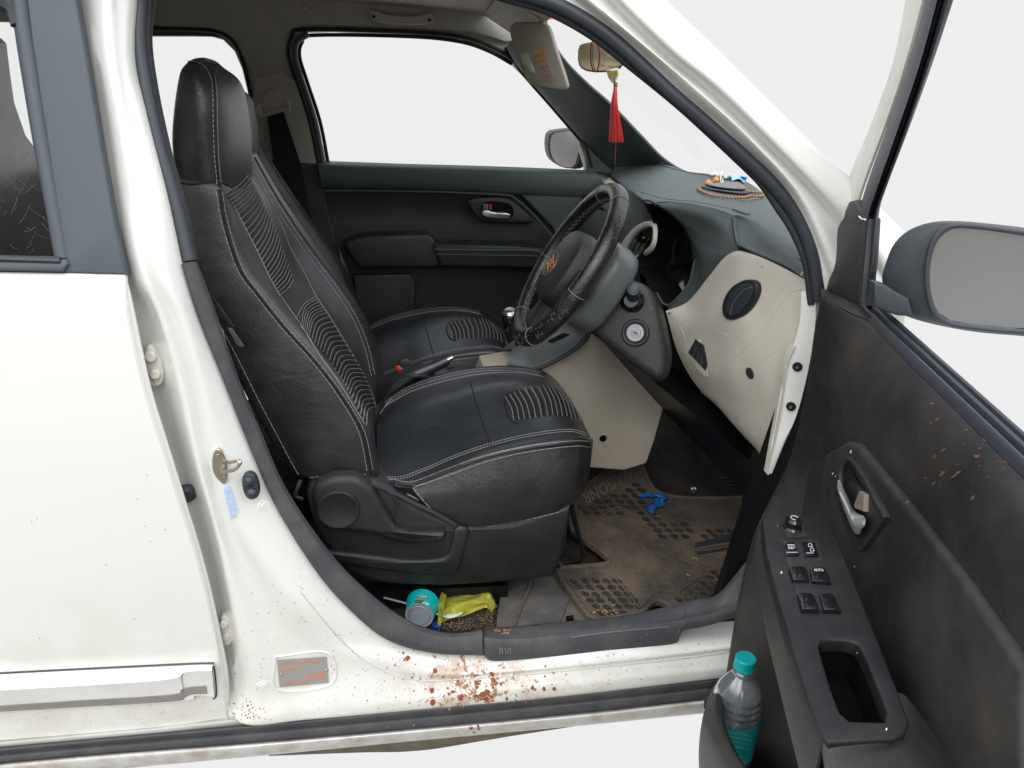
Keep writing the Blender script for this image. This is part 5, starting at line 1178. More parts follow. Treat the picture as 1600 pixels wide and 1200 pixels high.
AE = [az(1288,1153), az(1320,1157), az(1396,1153), az(1419,1130), az(1402,1076)]
loft('armrest_end', [[p-V((0,0,.004)) for p in AE], [p+EU*.012-V((0,0,.016)) for p in AE[:3]]+[AE[3]+EU*.012-EW*.01-V((0,0,.014)), AE[4]-EW*.014-V((0,0,.012))], [AE[0]+EU*.05-V((0,0,.07))-EW*.01, AE[1]+EU*.055-V((0,0,.06))-EW*.008, AE[2]+EU*.07-V((0,0,.05))-EW*.03, AE[3]+EU*.06-V((0,0,.05))-EW*.05, AE[4]+EU*.02-V((0,0,.05))-EW*.05], [AE[0]+EU*.09-V((0,0,.20))-EW*.07, AE[1]+EU*.10-V((0,0,.19))-EW*.07, AE[2]+EU*.12-V((0,0,.16))-EW*.08, AE[3]+EU*.10-V((0,0,.12))-EW*.10, AE[4]+EU*.04-V((0,0,.1))-EW*.10]], 'plasticdust', door, nu=5, nv=5, thick=.003)
def onarm(name, pts, m, d, par=arm, bev=.0006, th=.004): return plate(name, P2(pts, az, d), (0,0,1), th, m, par, bev=bev)
onarm('switch_bezel', [(1217,843),(1277,843),(1284,865),(1291,886),(1304,925),(1315,953),(1251,953),(1240,915),(1226,868)], 'plastic', .0012, th=.003)
b1 = onarm('window_lock_switch', [(1223,846),(1240,846),(1249,867),(1228,867)], 'gloss', .0035)
b2 = onarm('door_lock_switch', [(1253,846),(1273,847),(1280,868),(1258,868)], 'gloss', .0035)
for pts in ([(1233,888),(1236,884),(1256,884),(1262,890),(1265,906),(1239,905)], [(1266,890),(1269,886),(1288,886),(1292,891),(1299,909),(1269,907)], [(1246,928),(1249,925),(1268,925),(1273,930),(1282,952),(1253,951)], [(1281,929),(1284,926),(1300,926),(1305,931),(1315,953),(1287,952)]):
    wsw = onarm('window_switch', pts, 'gloss', .006, bev=.002, th=.006)
mb = MB()
mb.add(tubegeo(P2([(1229,863),(1246,863)], az, .0042), .0005, seg=4)); mb.add(tubegeo(P2([(1260,864),(1271,864)], az, .0042), .0005, seg=4))
for x, y, w_ in ((1232,851,9),(1232,855,9)):
    for k in range(4): mb.add(tubegeo(P2([(x+k*w_/4, y), (x+k*w_/4+.6, y+3)], az, .0042), .0004, seg=4))
mb.add(tubegeo(P2([(1231,851),(1241,851),(1242,856),(1232,856),(1231,851)], az, .0042), .0004, seg=4))
for cx_, cy_ in ((1266,851),(1269,858)): mb.add(tubegeo(P2([(cx_-3,cy_+1),(cx_-2,cy_-2),(cx_+1,cy_-2),(cx_+3,cy_+1),(cx_+3,cy_+3),(cx_-3,cy_+3),(cx_-3,cy_+1)], az, .0042), .0005, seg=4))
GEO_arm = wsw
texton(mb, [o for o in arm.children if o.name.startswith('window_switch')], 'AUTO', [(1271,888.5),(1286,889.5),(1287,893.5),(1272,893)], .0006, .02)
mb.build('switch_symbols', 'whiteprint', arm)
mb = MB()
for x, y, r in ((1221,895,2.6),(1215,822,1),(1336,885,2),(1340,1020,1.6),(1340,1034,2),(1385,1140,3),(1330,706,3.2),(1302,740,2.4),(1306,744,1.5)): blob(mb, [arm, lp, hbz, dtrim], x, y, r, r*.5, 1.9)
mb.build('paint_chips', 'whitefleck', door)
kb = az(1238, 826); kn = lathe('mirror_adjust_knob', kb, (0,0,1), [(.001,.016),(.008,.0155),(.0105,.012),(.0105,.004),(.012,.002),(.0135,.0)], 'gloss', arm, seg=28)
onarm('knob_plate', [(1221,822),(1252,815),(1262,838),(1230,840)], 'plastic', .0015, th=.003)
mb = MB(); mb.add(tubegeo([kb+V((.005*math.cos(a), .005*math.sin(a), .0165)) for a in [i*.35 for i in range(14)]], .0006, seg=4)); mb.build('knob_mark', 'whiteprint', kn)
# door pocket with its rounded front end
RM = [(1140,1052,.082),(1128,1072,.108),(1122,1096,.126),(1126,1126,.135),(1142,1164,.140),(1172,1212,.142),(1230,1290,.142)]
rp = [DP(*r) for r in RM] + [D3(.9, .42, .12)]
print('pocket', [duw(p) for p in rp])
pk_ = loft('door_pocket', [[p-EW*.010+EU*.004+V((0,0,-.01)) for p in rp], rp, [p+V((0,0,-.012))+EW*.008-EU*.008 for p in rp], [p+V((0,0,-.04))+EW*.016-EU*.012 for p in rp], [p+V((0,0,-.12))+EW*.014-EU*.008 for p in rp], [p+V((0,0,-.24))-EW*.01 for p in rp]], 'plasticdust', door, nu=6, nv=5, thick=.003, away=tuple(-EW))
loft('pocket_floor', [[D3(.05,.17,-.01),D3(.5,.17,-.01),D3(.95,.17,-.01)],[D3(.12,.17,.10),D3(.5,.17,.13),D3(.95,.17,.13)]], 'black', door, nu=2, nv=2, thick=.004)
tube('trim_edge_bead', [DU(x, y, .03)+EW*.002 for x, y in ((1190,830),(1180,880),(1170,940),(1160,1000),(1150,1040))], .003, 'plastic', door, smooth_n=5)
# splashes and scuffs on the trim
mb = MB(); ms = MB(); random.seed(8)
DT = [dtrim, lp]
for x, y, rx, ry, a in [(1475,617,5,3,.2),(1457,631,6,2.5,0),(1465,656,6,2.6,-.4),(1456,661,5,2,-.3),(1494,628,6,3,.3),(1515,651,4,2.5,0),(1511,672,4,2,0),(1541,687,9,4,0),(1557,694,5,2,0),(1526,713,7,4,0),(1474,704,7,3,-.7),(1461,714,7,3.5,-.8),(1473,740,10,4,-.8),(1460,755,8,2.5,-.9),(1447,747,3,2,0),(1497,739,10,4,-.6),(1490,745,7,3,-.5),(1497,726,3,1.5,-.8),(1521,778,9,4,-.9),(1545,745,3,2,0),(1572,722,5,2.5,0),(1560,722,3,2,0),(1585,699,4,2,.2),(1440,652,3,1.5,0),(1418,785,5,2.5,-.8),(1532,701,4,2,0),(1570,733,3,1.5,0),(1548,755,2,1,0),(1508,695,3,2,0),(1531,728,3,2,0)]:
    blob(mb, DT, x, y, rx*.8, ry*.8, a, rough=.45, k=10, th=.0002)
for i in range(50): blob(mb, DT, random.gauss(1500, 45), random.gauss(710, 45), random.uniform(.5,1.6), random.uniform(.4,1), random.random()*3, th=.0002)
for i in range(60): blob(ms, DT, random.uniform(1330,1595), random.uniform(560,1100), random.uniform(.4,1.0), random.uniform(.3,.6), random.random()*3, th=.0002)
tag(mb.build('rust_splashes', 'doorsplash', door), kind='stuff'); mb2 = ms.build('dust_specks', 'grain', door); tag(mb2, kind='stuff')
# door mirror outside the window
MU = .17
mu = lambda x, y, d=0: DU(x, y, MU+d)
print('mirror', [duw(mu(x, y)) for x, y in ((1380,440),(1500,430),(1600,360),(1470,510))])
G = [(1452,430),(1455,402),(1464,376),(1480,361),(1500,356),(1560,362),(1640,376),(1700,400),(1712,440),(1700,490),(1640,514),(1580,514),(1520,508),(1486,502),(1466,488),(1455,462)]
OUTM = [(1376,455),(1382,420),(1394,385),(1415,360),(1450,347),(1500,345),(1580,354),(1660,368),(1725,390),(1740,440),(1722,500),(1660,526),(1590,523),(1520,517),(1460,506),(1420,496),(1385,482),(1377,468)]
gi = P2(G, mu); go = P2(OUTM, mu, -.012)
rim1 = P2([(1446,430),(1449,400),(1459,372),(1476,355),(1500,350),(1562,356),(1644,370),(1706,396),(1719,440),(1706,496),(1644,520),(1578,520),(1516,514),(1482,508),(1460,493),(1449,464)], mu, .003)
cM = sum(gi, V((0,0,0)))/len(gi)
OUT = [(1380,440),(1384,415),(1400,378),(1432,354),(1480,345),(1562,351),(1650,364),(1715,386),(1732,440),(1718,500),(1655,527),(1585,524),(1520,518),(1465,508),(1422,496),(1390,478)]
def ou(d, k): 
    q = P2(OUT, lambda x, y: mu(x, y, d)); return [p.lerp(cM-EU*abs(d), k) for p in q]
hou = loft('mirror_housing', [[p-EU*.008 for p in gi], [p+EU*.002 for p in gi], rim1, [p.lerp(cM, -.02)-EU*.006 for p in rim1], [a_.lerp(b_, .5)-EU*.004 for a_, b_ in zip(rim1, ou(-.02, 0))], ou(-.035, .0), ou(-.065, .04), ou(-.10, .22), ou(-.12, .55), ou(-.128, .92)], 'housing', door, nu=4, nv=4, cu=True, cap=True, sharp=50)
plate('mirror_glass', gi, tuple(EU + V((.0,0,.10))*1 + EW*(-.25)), .003, 'mirrorgrey', hou) if 0 else plate('mirror_glass', [p-EU*.004 for p in gi], tuple(EU), .003, 'mirrorgrey', hou)
plate('mirror_arm', P2([(1366,442),(1384,446),(1404,459),(1420,467),(1428,495),(1405,494),(1385,488),(1366,480)], mu, .002), tuple(EU), .02, 'housing', door, bev=.003)
# bottle in the pocket
# ================================================================== loose things
T_ = PL(1166, 1027, D3(.28, .5, .085), tuple(EW)); print('bottle', duw(T_))
up_ = V((-.02,-.03,1)).normalized()
bot = thing('water_bottle', 'clear plastic water bottle with teal cap and teal label in the door pocket', 'bottle', T_-up_*.235)
lathe('cap', T_-up_*.021, up_, [(.001,.021),(.0155,.021),(.0172,.019),(.0175,.004),(.0180,.003),(.0180,.0)], 'teal', bot, seg=40)
prof = [(.0135,-.024),(.0135,-.028),(.018,-.030),(.018,-.033),(.015,-.036),(.020,-.045),(.029,-.060),(.0330,-.070),(.0345,-.073),(.0325,-.077),(.0360,-.083),(.0372,-.086),(.0345,-.090),(.0375,-.096),(.0388,-.099),(.0355,-.103),(.0382,-.108),(.0390,-.112),(.0384,-.130),(.0386,-.225),(.034,-.234)]
prof = [(r*(1.10 if h < -.04 else 1), h) for r, h in prof]
bb = lathe('bottle_body', T_, up_, [(.001,-.0235)]+prof+[(.001,-.235)], 'water', bot, seg=48, sharp=80)
lab = MB(); g = lathegeo(T_, up_, [(.0434,-.118),(.0434,-.205)], 64); lab.add((g[0], grid_faces(2, 64, False, True))); labo = lab.build('label', 'teallabel', bot)
lathe('neck_ring', T_-up_*.031, up_, [(.017,.002),(.0185,.002),(.0185,-.001),(.017,-.001)], 'teal', bot, seg=32).data.materials[0] = M['water']
mb = MB(); random.seed(2)
ltx = ['PACKAGED DRINKING WATER', 'with added minerals. Store in a cool', 'and dry place, away from sunlight', 'Crush the bottle after use', 'BEST BEFORE 6 MONTHS', 'Net volume 500 ml', 'Customer care cell', 'No: 17 batch code']
for i, s in enumerate(ltx):
    y = 1140+i*7.0; x0 = 1130+i*.6; x1 = x0+ (42, 44, 40, 40, 46, 30, 34, 36)[i]
    texton(mb, [labo], s, [(x0,y),(x1,y+8),(x1,y+11.2),(x0,y+3.2)], .0004)
for i, (y, sz) in enumerate(((1178,5),(1186,4),(1193,6))): texton(mb, [labo], ('20', 'Rs.', '1 L')[i], [(1178,y),(1187,y+1),(1187,y+sz),(1178,y+sz-1)], .0004)
if mb.v: mb.build('label_text', 'whiteprint', labo)
bc = decal('barcode', [labo], [(1181,1150),(1188,1150.5),(1185.5,1177),(1178.5,1176)], 'whiteprint', labo, lift=.0005)
mb = MB()
for k in range(11):
    t0 = (k+.15)/11; t1 = t0+random.uniform(.02,.055); d = decal(None, [labo], [(1181.6-2.6*t0,1150.6+26*t0),(1187.4-2.6*t0,1150.9+26*t0),(1187.4-2.6*t1,1150.9+26*t1),(1181.6-2.6*t1,1150.6+26*t1)], None, None, 2, 2, lift=.0009)
    if d: mb.add(d)
if mb.v: mb.build('barcode_bars', 'black', labo)
# floor mat
MZ = .318
mz = lambda x, y, d=0: PZ(x, y, MZ+d)
MO = [(893,774),(930,745),(975,718),(990,712),(1002,722),(1012,748),(1026,768),(1060,776),(1110,778),(1185,776),(1190,800),(1172,850),(1152,893),(1120,925),(1088,956),(1066,961),(1046,948),(1028,938),(1014,948),(1000,962),(960,968),(926,972),(900,942),(868,896),(872,888),(940,884),(951,879),(945,868),(915,846),(885,826)]
matt = plate('floor_mat', P2(MO, mz), (0,0,1), .010, 'mat', None, bev=.004, rnd=1)
tag(matt, 'muddy black rubber mat with honeycomb relief in the driver footwell', 'floor mat')
rimp_ = cr(chaik(P2(MO, mz, .001), 1), 2, True)
tube('raised_rim', [p+(sum(rimp_, V((0,0,0)))/len(rimp_)-p).normalized()*.006 for p in rimp_], .0055, 'mat', matt, closed=True, seg=8)
hp_ = MB(); random.seed(12)
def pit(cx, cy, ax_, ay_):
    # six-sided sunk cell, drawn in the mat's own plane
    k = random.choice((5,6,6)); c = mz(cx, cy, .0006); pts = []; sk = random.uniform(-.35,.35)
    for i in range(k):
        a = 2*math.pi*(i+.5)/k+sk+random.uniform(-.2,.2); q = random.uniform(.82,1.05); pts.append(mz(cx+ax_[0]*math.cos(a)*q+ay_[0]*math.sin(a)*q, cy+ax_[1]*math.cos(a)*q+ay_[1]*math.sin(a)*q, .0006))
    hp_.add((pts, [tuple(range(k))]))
def inpoly(x, y, P):
    r = False
    for i in range(len(P)):
        (x0, y0_), (x1, y1_) = P[i-1], P[i]
        if (y0_ > y) != (y1_ > y) and x < (x1-x0)*(y-y0_)/(y1_-y0_)+x0: r = not r
    return r
zones = [([(888,905),(960,898),(1002,950),(975,958),(930,962),(905,935)], 17, 10), ([(1052,940),(1110,898),(1160,860),(1150,885),(1085,948),(1066,952)], 16, 8.5),
         ([(905,778),(990,730),(1003,752),(1020,790),(1040,815),(1085,822),(1075,845),(1030,842),(985,800),(900,812)], 17, 9), ([(1085,822),(1160,825),(1150,840),(1110,848)], 16, 8)]
for P, sx, sy in zones:
    y = min(p[1] for p in P); row = 0
    while y < max(p[1] for p in P):
        x = min(p[0] for p in P) + (sx/2 if row % 2 else 0)
        while x < max(p[0] for p in P):
            q = (x+random.uniform(-1,1), y+random.uniform(-.6,.6))
            txtz = inpoly(q[0], q[1], [(900,790),(905,762),(985,722),(1000,745),(960,775)])
            if inpoly(q[0], q[1], P) and not txtz: pit(q[0], q[1], (sx*.50, sx*.06), (sx*.12, sy*.50))
            x += sx
        y += sy; row += 1
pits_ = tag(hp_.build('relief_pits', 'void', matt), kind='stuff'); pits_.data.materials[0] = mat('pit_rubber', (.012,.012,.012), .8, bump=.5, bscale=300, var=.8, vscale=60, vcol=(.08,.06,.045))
GEO[matt.name] = (P2(MO, mz), [tuple(range(len(MO)))])
mb = MB(); uvf = textgeo('WAGONR', .012)
A, B, C_, D_ = [V((*q, 0)) for q in ((996,744),(915,790),(908,773),(988,727))]       # seen upside down from the door
vs = [D_.lerp(C_, u).lerp(A.lerp(B, u), w) for u, w in uvf[0]]
vt = [mz(p.x, p.y, .003) for p in vs]; vb = [mz(p.x, p.y, .0004) for p in vs]
mb.add((vt, uvf[1])); bnd = {}
for f in uvf[1]:
    for i in range(len(f)):
        e_ = (f[i-1], f[i]); bnd[frozenset(e_)] = bnd.get(frozenset(e_), []) + [e_]
sidef = [(a, b, b+len(vt), a+len(vt)) for l in bnd.values() if len(l) == 1 for a, b in l]
mb2_ = MB(); mb2_.add((vt+vb, list(uvf[1])+sidef)); tx = mb2_.build('raised_lettering', 'mat', matt); tx.data.materials[0] = mat('scuffed_rubber', (.20,.165,.125), .8)
for pts in ([(958,795),(1010,848),(1040,880),(1000,948)], [(930,818),(958,795)], [(1010,905),(1060,930),(1110,890)], [(1030,880),(1165,846)], [(1078,870),(1160,855)]):
    pass
mb = MB()
for pts in ([(912,830),(968,792),(1010,828),(1052,866),(1100,892),(1062,926)], [(960,902),(985,930),(1000,948),(1022,928),(1035,926),(1052,932)], [(1072,862),(1120,857),(1165,848)], [(1086,870),(1162,857)]): mb.add(tubegeo(cr([mz(x, y, .0005) for x, y in pts], 6), .0022, seg=6))
mb.build('relief_ridges', 'mat', matt)
# dark glossy strip of bare rubber
mb = MB(); mb.add((P2([(1088,848),(1165,828),(1162,842),(1084,856)], mz, .0008), [(0,1,2,3)])); mb.add((P2([(1082,860),(1165,846),(1160,856),(1095,868)], mz, .0009), [(0,1,2,3)])); mb.build('bare_strips', 'rubber', matt)
# worn felt between seat and sill, small bracket
fz = lambda x, y, d=0: PZ(x, y, .292+d)
felt = loft('worn_floor_felt', [P2([(775,985),(830,982),(895,975),(930,976)], fz, .01), P2([(778,955),(830,945),(885,940),(905,950)], fz, .012), P2([(785,915),(830,905),(865,900),(880,915)], fz, .004), P2([(790,880),(830,875),(860,870),(880,880)], fz, 0)], 'felt', car, nu=6, nv=5, thick=.004, away=(0,0,-1))
for k, xx in enumerate((802, 870)): tube('felt_fold', [fz(xx+q*.4, 980-q, .013) for q in (0,15,30,50,70)], .004, 'felt', felt, smooth_n=4)
plate('seat_bracket', P2([(885,962),(896,960),(897,966),(886,968)], fz, .03), (0,-.4,1), .012, 'black', car, bev=.002)
# blue wrapper
random.seed(4)
def crumple(name, outline, fn, th, m, par=None, amp=.002, n=3):
    pts = [fn(x, y) + V((random.uniform(-1,1), random.uniform(-1,1), random.uniform(0,2)))*amp for x, y in outline]
    return plate(name, pts, (0,0,1), th, m, par)
def sheet(name, top, botm, fn, m, par=None, nu=8, nv=4, amp=.003, th=.0006, base=.004):
    R = []
    for t in [i/3 for i in range(4)]:
        R.append([fn(x0+(x1-x0)*t, y0_+(y1_-y0_)*t) + V((0,0,base+random.uniform(0,amp))) for (x0,y0_),(x1,y1_) in zip(top, botm)])
    return loft(name, R, m, par, nu=nu, nv=nv, thick=th, away=(0,0,-1), sharp=30)
wr1 = sheet('candy_wrapper', [(994,777),(1003,775),(1014,773),(1026,775),(1036,773),(1043,783),(1035,788),(1037,795),(1024,799),(1020,806),(1013,804)], [(995,781),(1004,782),(1012,779),(1018,783),(1026,780),(1030,787),(1023,786),(1020,794),(1016,793),(1010,801),(1011,803)], mz, 'bluewrap', amp=.010)
tag(wr1, 'torn blue foil candy wrapper lying on the muddy rubber mat', 'wrapper')
mb = MB()
d = MB()
for q in ([(1015,796),(1022,793),(1023,797),(1014,803)], [(1034,781),(1040,782),(1040,786),(1035,786)]): 
    dd = decal(None, [wr1], q, None, None, 2, 2, lift=.0008)
    if dd: d.add(dd)
if d.v: d.build('green_print', 'green', wr1)
d = MB(); texton(d, [wr1], 'MINTO', [(1009,775.5),(1031,775.5),(1031,779),(1009,779)], .0008, .02)
for q in ([(995,781),(1008,780.6),(1008,781.6),(996,782.2)], [(1020,779),(1027,779),(1027,782),(1024,782)]):
    dd = decal(None, [wr1], q, None, None, 3, 2, lift=.0008)
    if dd: d.add(dd)
if d.v: d.build('white_print', 'whiteprint', wr1)
# paper cup on its side under the seat
CZ = .305
ca = fz(672, 938, .035); cb = fz(652, 962, .032)
axc = (ca-cb).normalized(); print('cup', ca, cb, (ca-cb).length)
cupo = thing('noodle_cup', 'teal printed paper cup lying on its side below the driver seat', 'cup', (cb.x, cb.y, CZ-.02))
c_b = fz(655, 962, .030); axc = (fz(668, 938, .030)-c_b).normalized(); axc = V((.22,.96,-.06)).normalized()
cupm = lathe('cup_wall', c_b, axc, [(.0275,.009),(.0285,.0),(.029,.001),(.0335,.040),(.0345,.042),(.033,.0425),(.032,.040),(.0275,.009)], 'teal', cupo, seg=48)
cupm.data.materials[0] = M['teal']
lathe('cup_base', c_b, axc, [(.001,.006),(.022,.006),(.024,.001),(.0285,.0),(.028,.004)], 'greyp', cupo, seg=40)
tube('base_ring', [c_b+axc*.001+ (axc.orthogonal().normalized()*math.cos(a)+axc.cross(axc.orthogonal().normalized())*math.sin(a))*.021 for a in [i*math.pi/16 for i in range(32)]], .0012, 'greyp', cupo, closed=True)
mb = MB()
dd = decal(None, [cupm], [(652,941),(672,945),(668,957),(648,952)], None, None, lift=.0006)
def dec(name, q, m, L=.0008, tgt=None, par=None):
    dd = decal(None, [tgt or cupm], q, None, None, 4, 4, lift=L)
    if dd: mb_ = MB(); mb_.add(dd); return mb_.build(name, m, par or cupo)
dec('cup_print_picture', [(648,938),(662,938),(662,947),(647,947)], 'brown')
dec('cup_print_bowl', [(660,941),(671,943),(668,949),(659,948)], 'whiteprint', .0012)
dec('cup_print_food', [(652,943),(663,944),(662,948),(651,947)], 'orange', .0016)
dec('cup_print_band', [(652,931),(668,932),(668,936),(651,935)], 'gold', .0012)
mb = MB(); texton(mb, [cupm], 'COFFEE', [(653,931.5),(667,932.5),(667,935.5),(652,934.5)], .0016, .02); texton(mb, [cupm], 'HOT & TASTY', [(677,945),(680,946),(673,965),(670,964)], .001, .0)
for k in range(4): texton(mb, [cupm], 'ingredients', [(637,952+k*2.2),(646,954+k*2.2),(646,955.2+k*2.2),(637,953.2+k*2.2)], .001)
if mb.v: mb.build('cup_text', 'whiteprint', cupo)
# pen / straw
pn = tube('plastic_straw', [fz(600,934,.03), fz(636,943,.03), fz(645,947,.03)], .0022, 'greyp', None, seg=10); tag(pn, 'thin grey plastic straw poking out behind the teal cup', 'straw')
# yellow bag
bt = [(690,922),(700,920),(720,917),(745,915),(762,914),(768,920),(771,935),(776,946)]
bbm = [(684,979),(694,972),(710,966),(728,961),(748,954),(760,950),(768,957),(773,951)]
random.seed(9)
R = []
for t, hgt in zip((0,.18,.36,.52,.68,.84,1), (.012,.034,.044,.046,.040,.03,.016)):
    R.append([fz(x0+(x1-x0)*t+random.uniform(-1.2,1.2), y0_+(y1_-y0_)*t+random.uniform(-1,1), hgt*.5+random.uniform(-.006,.006)) for (x0,y0_),(x1,y1_) in zip(bt, bbm)])
bag = loft('plastic_bag', R, 'bag', None, nu=6, nv=5, thick=.0006, away=(0,0,-1), sharp=25)
tag(bag, 'crumpled yellow plastic bag on the floor below the driver seat', 'bag')
loft('bag_tail', [[fz(x, y, h) for x, y, h in ((690,925,.03),(684,945,.03),(686,962,.02),(684,979,.012))], [fz(x, y, h) for x, y, h in ((698,930,.04),(693,948,.045),(692,962,.03),(687,980,.012))]], 'bag', bag, nu=5, nv=4, thick=.0006)
tp = sheet('torn_paper', [(676,966),(690,966),(708,964),(724,962)], [(690,972),(700,974),(712,972),(720,968)], fz, M['whitefleck'], base=.012); tag(tp, 'scrap of white paper sticking out from under the yellow bag', 'paper scrap')
d = MB(); texton(d, [tp], 'milk', [(700,966),(712,965),(712,969),(700,970)], .0008, .02)
if d.v: d.build('blue_print', 'bluewrap', tp)
bc_ = plate('plastic_scrap', P2([(674,970),(690,971),(692,979),(676,979)], fz, .014), (0,0,1), .01, 'bluewrap', None, bev=.002, rnd=1); bc_.data.materials[0] = mat('navy_plastic', (.01,.03,.16), .4); tag(bc_, 'dark blue plastic scrap between the teal cup and the yellow bag', 'plastic scrap')
# grain spilt on the floor
mb = MB(); random.seed(31)
gpts = [(random.gauss(712,16), random.gauss(977,4)) for _ in range(190)] + [(random.uniform(715,770), random.uniform(955,984)) for _ in range(150)] + [(random.gauss(768,4), random.uniform(935,985)) for _ in range(90)]
for x, y in gpts:
    h = fz(x, y, .006 + (.006 if abs(x-712) < 20 else .0)); s = random.uniform(.0005,.0012)
    mb.add(lathegeo(h, (random.uniform(-1,1), random.uniform(-1,1), .6), [(.0002,-s),(s*.8,-s*.3),(s*.8,s*.4),(.0002,s)], 5))
gr = mb.build('spilt_grain', 'grain', None); tag(gr, 'brown grain and crumbs spilt on the floor beside the yellow bag', 'crumbs', kind='stuff')
mb = MB(); mb3 = MB()
for i in range(900):
    x = random.uniform(870,1160); y = random.uniform(770,965)
    if inpoly(x, y, MO):
        s = random.uniform(.0003,.0011); mb.add(lathegeo(mz(x, y, s*.6), (random.uniform(-1,1), random.uniform(-1,1), .5), [(.0002,-s),(s*.8,0),(.0002,s)], 5))
g2_ = mb.build('grit', 'grain', None); tag(g2_, 'pale grit and dry sand scattered over the rubber mat', 'grit', kind='stuff')
for cx, cy, n, s_ in ((946,957,16,9),(925,957,9,9),(1084,872,7,3.5),(1077,898,3,2),(1030,806,2,2),(958,946,6,5),(1122,905,3,4)):
    for i in range(n):
        x = random.gauss(cx, s_); y = random.gauss(cy, s_*.35); r = random.uniform(.6, 1.8); a = random.random()*3
        mb3.add(([mz(x, y, .004)]+[mz(x+math.cos(a+t)*r, y+math.sin(a+t)*r*.45, .003) for t in (0,1,2.2,3.3,4.4,5.3)], [(0,i+1,(i+1) % 6+1) for i in range(6)]))
pt = mb3.build('petal_scraps', 'petal', None); tag(pt, 'dry yellow flower petals scattered on the rubber mat', 'petals', kind='stuff')
# charm on the inside mirror
q0 = mp_+V((-.006,-.03,0))
fch = lambda x, y, d=0: PL(x, y, (0, .60+d, 0), (0,1,0))
ch = thing('hanging_charm', 'red silk tassel on a dark red cord looped over the inside mirror', 'tassel charm', fch(960,256))
tube('cord', [fch(x, y) for x, y in ((924,67),(923,85),(924,100),(928,111),(933,110),(936,98),(937,84),(934,70),(928,65),(924,67))], .0016, 'cord', ch, smooth_n=5)
tube('cord_strand', [fch(x, y, -.002) for x, y in ((927,68),(926,85),(927,100),(930,110))], .0009, 'cord', ch, smooth_n=4)
tube('cord_end', [fch(x, y) for x, y in ((931,110),(945,112),(957,112),(960,128))], .001, 'cord', ch, smooth_n=4)
plate('pendant', P2([(948,110),(966,106),(967,116),(962,128),(958,130),(952,122)], fch), (0,-1,0), .006, 'silver', ch, bev=.001)
plate('pendant_foil', P2([(951,112),(964,109),(965,117),(963,121),(952,121)], fch, -.002), (0,-1,0), .003, 'gold', ch)
lathe('tassel_head', fch(962,131), (0,0,-1), [(.0015,-.004),(.004,-.002),(.005,.003),(.0035,.006),(.0045,.009)], 'gold', ch, seg=16)
mb = MB(); random.seed(6)
for i in range(90):
    a = random.random()*6.28; q = math.sqrt(random.random()); top = fch(962, 133)+V((math.cos(a)*.0025*q, math.sin(a)*.0025*q, 0)); e1 = random.uniform(-1, 1)
    bx = 963+math.cos(a)*11.5*q; by = 222+random.uniform(-2.5,1); 
    m1 = fch(960+math.cos(a)*5*q+e1*.6, 165); m2 = fch(962+math.cos(a)*9*q+e1, 198); en = fch(bx+e1, by)
    for p_ in (m1, m2, en): p_.y += math.sin(a)*q*.012
    mb.add(tubegeo(cr([top, m1, m2, en], 3), .0007, seg=4))
mb.build('tassel', 'tassel', ch)
tube('loose_thread', [fch(x, y) for x, y in ((963,215),(962,235),(961,250),(961,257))], .0005, 'tassel', ch, smooth_n=3)
# prayer beads and tray on the dash top
def dz_(x, y, l=0.0):
    h = hit([dash, endpad], x, y, l); return h[0] if h else PZ(x, y, 1.09+l)
tray = plate('dash_tray', [dz_(x, y)+V((0,0,.006)) for x, y in ((1091,293),(1120,292),(1150,291),(1170,298),(1176,303),(1165,306),(1140,304),(1110,299))], (0,-.1,1), .010, 'black', None, bev=.002, rnd=2)
tag(tray, 'small round black tray on top of the dash inside the bead string', 'tray')
plate('tray_well', [dz_(x, y)+V((0,0,.0106)) for x, y in ((1098,292),(1120,292),(1148,290),(1162,298),(1164,302),(1140,301),(1112,297))], (0,-.1,1), .002, 'mirror', tray, rnd=1).data.materials[0] = M['greytrim']
bd = thing('prayer_beads', 'string of brown wooden prayer beads lying on the dash top', 'beads', dz_(1140, 300))
BP = [(1128,286),(1135,288),(1143,289),(1151,289),(1157,292),(1163,297),(1168,302),(1175,303),(1183,303),(1190,305),(1192,308),(1187,310),(1180,310),(1172,309),(1165,311),(1158,312),(1145,312),(1130,311),(1115,309),(1102,305),(1094,301),(1090,298)]
pp = cr([dz_(x, y, .004) for x, y in BP], 12); mb = MB(); acc = 0; lastp = pp[0]
for a, b in zip(pp, pp[1:]):
    acc += (b-a).length
    if acc > .0078:
        acc = 0; mb.add(lathegeo(b+V((0,0,.001)), (random.uniform(-.3,.3), random.uniform(-.3,.3), 1), [(.0004,-.0036),(.0026,-.0026),(.0037,0),(.0026,.0026),(.0004,.0036)], 10))
mb.build('bead_string', 'bead', bd)
for x, y in ((1106,291),(1119,286)): lathe('amber_bead', dz_(x, y, .008), (0,0,1), [(.001,-.009),(.006,-.007),(.009,0),(.006,.007),(.001,.009)], 'amber', bd, seg=20)
tube('bead_thread', [dz_(1110,291,.008), dz_(1115,288,.008), dz_(1118,287,.008)], .001, 'thread', bd)
tube('brown_cord', [dz_(x, y, .003) for x, y in ((1158,314),(1170,315),(1178,312),(1187,313))], .0013, 'tagtan', bd, smooth_n=4)
bs = MB()
for x, y in ((1134,281),(1141,279)): bs.add(lathegeo(dz_(x, y, .006), (0,0,1), [(.001,-.006),(.005,-.003),(.006,0),(.005,.003),(.001,.006)], 14))
bs.build('clear_beads', 'whitefleck', bd).data.materials[0] = mat('clear_bead', (.45,.5,.48), .15)
